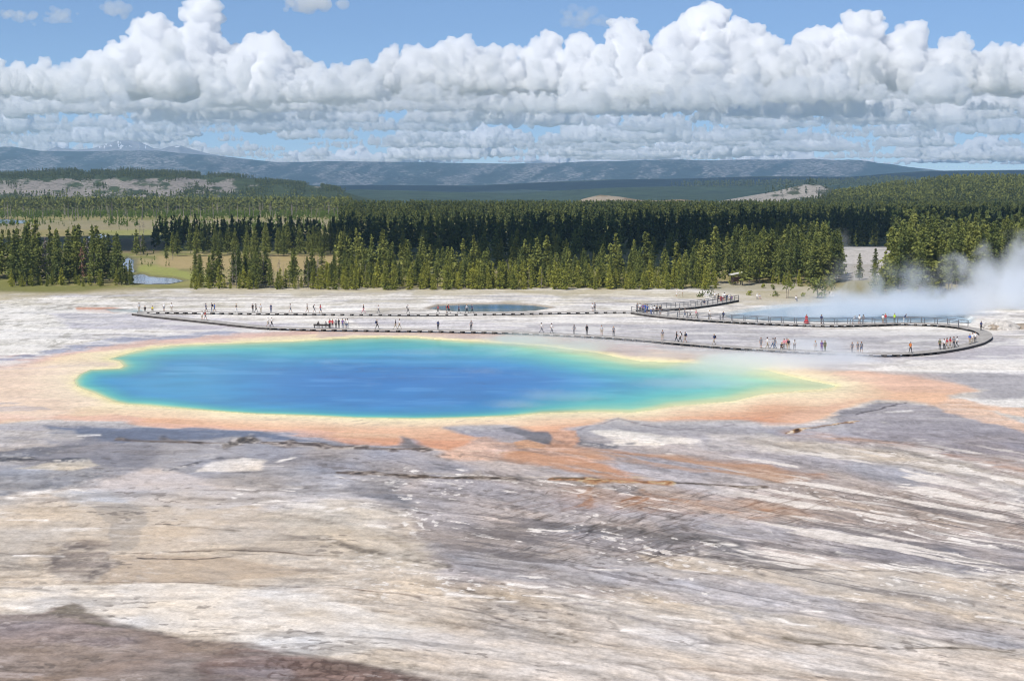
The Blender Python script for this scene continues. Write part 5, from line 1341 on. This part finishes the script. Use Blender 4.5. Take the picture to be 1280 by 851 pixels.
CHAIN = [('pelvis', 'belly'), ('belly', 'chest'), ('chest', 'neck'), ('neck', 'head'), ('head', 'crown')] + [(a + k, b + k) for k in 'LR' for a, b in (('sh', 'el'), ('el', 'wr'), ('wr', 'ha'), ('hi', 'kn'), ('kn', 'an'), ('an', 'to'))] + [('chest', 'shL'), ('chest', 'shR'), ('pelvis', 'hiL'), ('pelvis', 'hiR')]
BODY = {}
def body_mesh(kind, shorts):
    key = (kind, shorts)
    if key in BODY: return BODY[key]
    J = pose(kind); names = list(J); ix = {n: i for i, n in enumerate(names)}
    m = bpy.data.meshes.new('rig'); m.from_pydata([J[n] for n in names], [(ix[a], ix[b]) for a, b in CHAIN], [])
    o = bpy.data.objects.new('rig', m); COL.objects.link(o)
    md = o.modifiers.new('skin', 'SKIN'); md.use_smooth_shade = True
    for i, n in enumerate(names):
        r = RADII.get(n, RADII.get(n[:2], .05)); sv = m.skin_vertices[0].data[i]; sv.radius = (r, r * (0.72 if n in ('pelvis', 'belly', 'chest') else 1.0)); sv.use_root = (n == 'pelvis')
    ss = o.modifiers.new('sub', 'SUBSURF'); ss.levels = ss.render_levels = 1
    dg = bpy.context.evaluated_depsgraph_get(); dg.update()
    bm_ = bpy.data.meshes.new_from_object(o.evaluated_get(dg)); bm_.name = 'person_body'
    bpy.data.objects.remove(o)
    bm_.materials.clear()
    for c in ('skin', 'white', 'jeans', 'black'): bm_.materials.append(cloth(c))
    P = {n: np.array(J[n]) for n in names}
    region = {('neck', 'head'): 0, ('head', 'crown'): 0, ('pelvis', 'belly'): 1, ('belly', 'chest'): 1, ('chest', 'neck'): 1}
    segs = []
    for a, b in CHAIN:
        if (a, b) in region: r = region[(a, b)]
        elif a[:2] == 'sh': r = 1
        elif a == 'chest': r = 1
        elif a[:2] in ('el', 'wr'): r = 0
        elif a[:2] == 'hi' or a == 'pelvis': r = 2
        elif a[:2] == 'kn': r = 0 if shorts else 2
        else: r = 3
        segs.append((P[a], P[b], r))
    n = len(bm_.polygons); cen = np.zeros(n * 3, np.float32); bm_.polygons.foreach_get('center', cen); cen = cen.reshape(-1, 3)
    best = np.full(n, 1e9); reg = np.zeros(n, np.int32)
    for a, b, r in segs:
        ab = b - a; t_ = np.clip(((cen - a) @ ab) / (ab @ ab), 0, 1); d = np.linalg.norm(cen - a - t_[:, None] * ab, axis=1)
        k = d < best; best[k] = d[k]; reg[k] = r
    bm_.polygons.foreach_set('material_index', reg); bm_.update()
    BODY[key] = (bm_, J); return BODY[key]
V3_, F3_ = ico(3)
def shell(center, r, cut=-0.2, back=0.25):
    """cap of hair over the skull, open at the face"""
    V = V3_ * np.array(r) + np.array(center)
    keep = (V3_[F3_].mean(1)[:, 2] > cut) & ~((V3_[F3_].mean(1)[:, 1] < -0.35) & (V3_[F3_].mean(1)[:, 2] < 0.35))
    keep |= (V3_[F3_].mean(1)[:, 1] > back) & (V3_[F3_].mean(1)[:, 2] > cut - 0.45)
    return V, F3_[keep]
HAIRM, HATM = {}, {}
def person(x, y, z_, rz, kind, top, legs, extra, label, k=1.0, shorts=False, hair='brown', skin='skin', group='visitors on the boardwalks'):
    bm_, J = body_mesh(kind, shorts)
    o = bpy.data.objects.new('person', bm_); o.location = (x, y, z_); o.rotation_euler = (0, 0, rz); o.scale = (k, k, k); link(o)
    for i, c in enumerate((skin, top, legs, 'black')):
        o.material_slots[i].link = 'OBJECT'; o.material_slots[i].material = cloth(c)
    tag(o, label, 'person', group)
    h = J['crown']; c = (h[0], h[1] + .015, h[2] - .055)
    if 'hat' in extra:
        if kind not in HATM:
            mb = MB(); mb.tube([(c[0], c[1], c[2] + .02), (c[0], c[1], c[2] + .035)], [.19, .18], 14); mb.tube([(c[0], c[1], c[2] + .03), (c[0], c[1], c[2] + .12), (c[0], c[1], c[2] + .15)], [.115, .10, .06], 12); HATM[kind] = mb.mesh('hat', [cloth('white')])
        q_ = obj('hat', HATM[kind], None, o); q_.material_slots[0].link = 'OBJECT'; q_.material_slots[0].material = cloth('tan' if 'tan' in extra else 'white')
    else:
        if kind not in HAIRM:
            V, F = shell(c, (.108, .115, .118)); HAIRM[kind] = mesh_np('hair', V, F, None, True); HAIRM[kind].materials.append(cloth('brown'))
        q_ = obj('hair', HAIRM[kind], None, o); q_.material_slots[0].link = 'OBJECT'; q_.material_slots[0].material = cloth(hair)
    if 'pack' in extra:
        ch = J['chest']; mb = MB(); mb.box((ch[0], ch[1] + .19, ch[2] - .06), (.30, .17, .44)); mb.box((ch[0], ch[1] + .29, ch[2] - .12), (.22, .06, .22)); mb.build('backpack', cloth('navy' if top == 'black' else 'black'), o)
    if 'dress' in extra:
        mb = MB(); p = J['pelvis']; mb.tube([(p[0], p[1], p[2] + .42), (p[0], p[1], p[2] + .15), (p[0], p[1] + .02, p[2] - .3), (p[0], p[1] + .05, .22)], [.16, .19, .34, .52], 16); mb.build('dress', cloth(top), o)
    return o
ORD = ['leftmost', 'second from left', 'third from left', 'fourth from left', 'fifth from left', 'sixth from left', 'seventh from left', 'eighth from left', 'ninth from left', 'tenth from left', 'eleventh from left', 'twelfth from left']
VERB = {'stand': 'standing', 'walk': 'walking', 'stride': 'striding', 'photo': 'photographing', 'lean': 'leaning', 'sit': 'sitting', 'crouch': 'crouching'}
def vline(px, u): return float(np.interp(u, [p[0] for p in px], [p[1] for p in px]))
def crowd(place, px, rows, zlev=ZD, vfix=None):
    """rows: (u, pose, top, legs, extras, facing degrees[, dv])"""
    g = np.random.default_rng(len(place) * 7 + len(rows)); rows = sorted(rows, key=lambda r: r[0])
    for i, r in enumerate(rows):
        u, kind, top, legs, ex, face = r[:6]; dv = r[6] if len(r) > 6 else 0
        v = (vline(px, u) if px else vfix) + dv + (g.uniform(-0.35, 0.35) if not dv else 0)
        x, y, _ = at(u, v, zlev); z_ = zlev
        who = ORD[i] if i < len(ORD) else ORD[-1]
        if len(rows) == 1: who = 'alone'
        elif len(rows) > 1 and i == len(rows) - 1: who = 'rightmost'
        lab = f'person {VERB[kind]} in {top}, {who} {place}'
        sc = 0.66 if 'child' in ex else g.uniform(0.97, 1.07)
        person(x, y, z_, math.radians(face + g.uniform(-15, 15)), kind, top, legs, ex, lab, sc, shorts=(g.uniform() < 0.3 and legs != 'black'), hair=g.choice(['brown', 'black', 'fair']))
E, Wt, Cm, Aw = 90, -90, 0, 180       # facing right, left, camera, away (figure faces -Y at 0)
crowd('at the far boardwalk\'s left end', FAR_PX, [(174,'stand','pale grey','tan','',Aw),(181.5,'crouch','black','black','',Cm),(191,'crouch','yellow','tan','',Cm),(205,'stand','white','grey','hat',Aw),(214.5,'stand','white','tan','',Aw)])
crowd('on far boardwalk behind the red-topped couple', FAR_PX, [(257.6,'walk','navy','navy','',E),(264.8,'stand','navy','jeans','pack',Wt),(268.3,'walk','blue','jeans','',Wt)])
crowd('on far boardwalk above the white-topped pair', FAR_PX, [(295.4,'walk','black','white','',E),(316,'stand','black','black','',Cm),(320,'walk','black','black','',E),(326,'stand','pale grey','tan','',Aw),(338.8,'stand','navy','navy','',Cm)])
crowd('on the far boardwalk above the benches', FAR_PX, [(363,'walk','pale grey','grey','',E),(384,'walk','grey','tan','',E),(393,'walk','white','grey','pack',E),(400.7,'walk','red','jeans','',E)])
crowd('on far boardwalk left of blue pool', FAR_PX, [(454.5,'stride','black','pink','',Wt),(473,'walk','white','grey','',E),(510,'walk','white','black','pack',E)])
crowd('on far boardwalk before the blue pool', FAR_PX, [(547.6,'walk','red','black','',Wt),(558,'stand','red','grey','',E),(561,'walk','red','black','pack',E),(573.6,'walk','navy','black','',E),(583.4,'stride','pale grey','black','',E),(590,'walk','navy','black','',E)])
crowd('of two right of the blue pool', FAR_PX, [(740.8,'stand','white','grey','',Cm),(743.4,'stand','grey','black','',Cm)])
crowd('of couple on near boardwalk\'s dark stretch', NEAR_PX, [(252.8,'stand','white','tan','',Cm),(256.6,'walk','red','grey','',E)])
crowd('of pair on boardwalk left of benches', NEAR_PX, [(335,'walk','white','tan','hat',E),(339.6,'walk','white','black','hat',E)])
crowd('in the row right of the benches', NEAR_PX, [(412.4,'stand','red','black','',Aw),(415.6,'stand','red','black','',Aw),(420,'stand','grey','black','hat',Aw),(423.6,'photo','black','black','',Aw),(428.4,'stand','purple','jeans','',Cm),(432,'stand','pale grey','jeans','',Cm),(434.4,'stand','white','jeans','',Aw)])
for (bx, by), top, lab in ((BENCHES[0], 'black', 'person in black sitting on the left dark bench'), (BENCHES[1], 'grey', 'person in grey sitting on the right dark bench, black hair')):
    person(bx, by, ZD, math.pi, 'sit', top, 'black', '', lab, 1.0, hair='black')
person(BENCHES[1][0] + 0.55, BENCHES[1][1], ZD, math.pi, 'sit', 'white', 'black', '', 'person in white sitting at the right end of the right bench', 1.0, hair='black')
crowd('on near boardwalk between benches and mist', NEAR_PX, [(471.3,'stride','black','black','pack',E),(494.6,'stride','black','tan','',Wt),(499.5,'walk','white','tan','',Wt),(547.6,'walk','navy','black','hat',Cm),(589,'stand','grey','black','',Cm)])
crowd('on near boardwalk\'s misty middle', NEAR_PX, [(676.7,'stride','white','grey','',E),(689.5,'walk','white','grey','',E),(717.6,'walk','grey','grey','',Cm),(733.5,'walk','black','black','pack',Cm),(752,'stand','pale grey','tan','',Cm),(767,'stand','grey','black','',Cm)])
crowd('on near boardwalk below the railed one', NEAR_PX, [(828,'stand','grey','tan','',Cm),(845.7,'walk','black','black','',Wt),(850.2,'walk','white','black','pack',Wt),(856.3,'walk','black','tan','pack',Wt),(892.5,'walk','navy','tan','pack',Wt)])
crowd('in the group fading into pool steam', NEAR_PX, [(951,'stand','grey','grey','',Cm),(959,'walk','white','tan','',E),(966,'stride','pale grey','jeans','',Wt),(968.6,'walk','grey','jeans','',Wt),(976.6,'crouch','black','brown','',Cm),(980,'stand','pink','grey','',Cm),(983.5,'walk','pink','tan','',Cm),(985.6,'stand','black','tan','pack',Cm),(993,'lean','white','grey','',Cm)])
crowd('of three faint figures in steam', NEAR_PX, [(1019,'stand','pale grey','pale grey','',Cm),(1027,'stand','purple','purple','',Cm),(1031,'stand','olive','olive','',Cm)])
crowd('of three grey figures before orange-topped visitor', NEAR_PX, [(1065,'stand','grey','grey','',Cm),(1072,'stand','grey','grey','',Cm),(1076.6,'walk','grey','jeans','',Cm)])
crowd('on near boardwalk where it starts curving', NEAR_PX, [(1138,'walk','orange','black','pack',Cm)])
crowd('in the red-and-white group at the bend', NEAR_PX, [(1174.6,'stand','olive','black','pack',Cm),(1180,'stand','white','black','',Cm),(1183.4,'walk','red','tan','',Wt),(1187.5,'walk','red','tan','',Wt),(1192,'stand','grey','black','',Cm),(1196,'walk','white','black','',Wt)])
crowd('of the trio near the bend\'s tip', NEAR_PX[:23], [(1212,'stand','blue','tan','',Cm),(1215.5,'stand','white','tan','',Cm),(1219,'stand','white','black','',Cm)])
crowd('at the very tip of the bend', None, [(1226.2,'stand','navy','black','',Aw)], ZD, 413.0)
crowd('of the crowd at the railing\'s corner', RAIL_PX, [(796.5,'stand','grey','black','',Cm,-.3),(800,'stand','white','black','',Cm,-.4),(803.6,'stand','purple','black','',Cm),(806.5,'stand','blue','blue','',Cm,-.5),(809,'photo','blue','navy','',Cm),(814,'stand','white','blue','hat',Cm),(818,'stand','white','grey','',Aw,-.6),(821,'stand','black','black','',Cm),(825,'stand','black','grey','',Aw,-.6)])
crowd('between the rails left of the lake', RAIL_PX, [(849,'stand','grey','grey','',E),(856,'walk','grey','jeans','',E),(862.5,'walk','pale grey','black','',E),(870,'walk','pink','tan','',E),(887,'walk','white','tan','',E),(904,'stand','black','black','pack',Aw)])
crowd('in a long robe by the railing', RAIL_PX, [(1008,'stand','red','red','dress',Cm)])
crowd('of faint few along the lake railing', RAIL_PX, [(1026.7,'stand','navy','grey','',Aw),(1066,'lean','pale grey','grey','',E),(1074,'stand','white','grey','',Aw),(1079,'stand','grey','grey','',Aw)])
crowd('of four by the railing\'s dark end', RAIL_PX, [(1103.5,'stand','white','tan','',Aw),(1106.7,'stand','red','grey','',Aw),(1118,'stand','lime','olive','',Cm),(1129.7,'lean','navy','white','',E)])
crowd('of the crowd on the pale trail', None, [(893.5,'stand','white','grey','',Cm,-1.2),(898,'stand','black','brown','',Cm,1),(901,'stand','red','red','',Cm,3),(903.5,'stand','white','red','hat',Cm,.8),(905.5,'stand','white','grey','',Aw,-.6),(908.5,'stand','navy','jeans','',Cm,1.2),(911.5,'stand','white','tan','hat',Cm,2.4),(914.5,'stand','purple','grey','',Cm,2.6)], 0.0, 376)
crowd('of pair resting beside the ramp', None, [(876.3,'sit','white','grey','',Cm,.6),(880.4,'sit','navy','navy','',Cm,.6)], 0.0, 381)
crowd('of three in white on grassy strip', None, [(845.7,'stand','white','white','',E,.2),(849.7,'stand','white','tan','child',E,.3),(853.3,'stand','white','tan','',E,.4)], 0.0, 370.5)
crowd('of pair seated on the pale flat', None, [(946.4,'sit','white','grey','hat',Cm,.5),(949.5,'sit','pale grey','grey','',Cm,.5)], 0.0, 373.5)
crowd('seated near the gnarled tree', None, [(995,'sit','white','navy','',Cm,.5)], 0.0, 376)
crowd('of three beneath the notice shelter', None, [(917,'stand','brown','tan','',Cm,.6),(922,'stand','pink','red','',Cm,.8),(926.5,'stand','red','grey','',Cm,1.0)], 0.0, 354.5)
# ------------------------------------------------------------------ steam
def steam_box(name, label, lo, hi, blobs, dens, nscale, thr, seed, step=1.0, stretch=(1, 1, 1), soft=0.5, color=(0.90, 0.93, 0.97)):
    """vapour in a closed box; blobs: (centre, radius, weight, z squash); density fades out inside the box"""
    c = [(a + b) / 2 for a, b in zip(lo, hi)]
    t = NT(name + '_vapour')
    co = t.n('ShaderNodeTexCoord'); P = co.outputs['Object']
    acc = None
    for (bc, r, w, sq) in blobs:
        mp = t.n('ShaderNodeMapping'); mp.inputs['Location'].default_value = tuple(-(bc[i] - c[i]) for i in range(3))
        sc = t.n('ShaderNodeVectorMath', operation='MULTIPLY'); t.l(P, mp.inputs['Vector']); t.l(mp.outputs[0], sc.inputs[0]); sc.inputs[1].default_value = (1 / (r * sq[0]), 1 / (r * sq[1]), 1 / (r * sq[2]))
        ln = t.n('ShaderNodeVectorMath', operation='LENGTH'); t.l(sc.outputs[0], ln.inputs[0])
        f = t.n('ShaderNodeMapRange', interpolation_type='SMOOTHSTEP'); f.inputs['From Min'].default_value = 1.0; f.inputs['From Max'].default_value = 0.0; f.inputs['To Min'].default_value = 0.0; f.inputs['To Max'].default_value = w
        t.l(ln.outputs['Value'], f.inputs['Value'])
        acc = f.outputs[0] if acc is None else t.math('MAXIMUM', acc, f.outputs[0])
    mp = t.n('ShaderNodeMapping'); mp.inputs['Scale'].default_value = stretch; mp.inputs['Location'].default_value = (seed * 3.1, seed * 1.7, seed * 0.9); t.l(P, mp.inputs['Vector'])
    nz = t.noise(nscale, 5, 0.58, mp.outputs[0]); nz.inputs['Distortion'].default_value = 0.6
    k = t.n('ShaderNodeMapRange', interpolation_type='SMOOTHSTEP'); k.inputs['From Min'].default_value = thr; k.inputs['From Max'].default_value = thr + soft
    t.l(t.math('ADD', nz.outputs[0], t.math('MULTIPLY', t.math('SUBTRACT', acc, 0.5), 0.8)), k.inputs['Value'])
    d = t.math('MULTIPLY', t.math('MULTIPLY', k.outputs[0], acc), dens)
    v = t.n('ShaderNodeVolumePrincipled'); v.inputs['Color'].default_value = (*color, 1); v.inputs['Anisotropy'].default_value = 0.1
    t.l(d, v.inputs['Density']); t.l(v.outputs[0], t.out.inputs['Volume'])
    t.m.cycles.volume_step_rate = step
    mb = MB(); mb.box((0, 0, 0), tuple(b - a for a, b in zip(lo, hi))); o = mb.build(name, t.m, None, tuple(c))
    tag(o, label, kind='stuff'); return o
def W_(u, v, Y):
    p = at_dist(u, v, Y); return p
one = (1, 1, 1)
bl = []
for u, v, Y, r, w, sq in ((1268,372,322,14,1.1,(1.1,1,0.95)), (1232,352,326,11,0.9,(1,1,1.1)), (1272,336,328,11,0.9,(1,1,1.2)), (1218,378,320,11,1.0,(1.2,1,0.8)), (1203,336,328,7,0.75,(0.9,1,1.2)), (1288,314,330,9,0.8,(1,1,1)), (1310,380,322,14,1.1,(1,1,1)),
                          (1185,386,308,14,0.95,(1.5,1,0.75)), (1130,386,306,15,0.95,(1.6,1,0.7)), (1075,387,305,15,0.92,(1.6,1,0.62)), (1015,391,302,14,0.85,(1.7,1,0.4)), (955,394,301,12,0.65,(1.6,1,0.25)), (1055,350,338,10,0.62,(1.1,1,1.3)), (1100,350,332,10,0.62,(1.2,1,1.2)), (1145,352,328,10,0.66,(1.2,1,1.2)), (1188,338,330,9,0.62,(1,1,1.4)), (1232,316,332,8,0.62,(1,1,1.2)), (1270,300,334,7,0.6,(1.2,1,1)), (1015,372,325,9,0.5,(1.3,1,0.9))):
    bl.append((W_(u, v, Y), r, w, sq))
steam_box('steam', 'white steam billowing off the crater lake at the right', (36, 286, 0.1), (140, 352, 30), bl, 0.42, 0.19, 0.40, 3, 1.0, (1, 1, 0.9), 0.5)
bl = []
for u, v, Y, r, w, sq in ((680,424,250,16,0.7,(1.8,0.7,0.16)), (760,432,240,14,0.7,(1.8,0.7,0.18)), (850,440,230,14,0.6,(2,0.8,0.2)), (960,452,222,16,0.85,(2.0,1,0.22)), (900,462,212,14,0.6,(1.8,1,0.18)), (1040,446,228,14,0.8,(1.6,1,0.24)), (1000,430,245,12,0.7,(1.5,1,0.3)), (560,440,235,16,0.5,(2,1,0.16)), (420,455,225,16,0.4,(2,1,0.13)), (500,480,205,12,0.38,(2,1,0.13)), (600,465,215,14,0.45,(2,1,0.15)), (700,495,188,10,0.6,(1.6,0.7,0.2)), (640,505,182,8,0.6,(1.4,0.5,0.2)), (890,478,200,14,0.5,(2,1,0.16))):
    bl.append((W_(u, v, Y), r, w, sq))
steam_box('steam', 'thin veil of steam drifting over the rainbow pool and near boardwalk', (-62, 168, 0.05), (88, 272, 7), bl, 0.62, 0.09, 0.38, 8, 1.0, (0.7, 1, 2.2), 0.42)
bl = [(W_(1052, 302, 480), 7, 1.0, (1, 1, 1.3)), (W_(1060, 310, 480), 6, 0.8, (1.2, 1, 0.8)), (W_(1046, 292, 482), 5, 0.6, (1, 1, 1.2))]
steam_box('steam', 'small faint wisp of steam on the pale slope between the woods', (92, 468, 0.1), (122, 496, 22), bl, 0.05, 0.25, 0.42, 12, 1.0, one, 0.5)
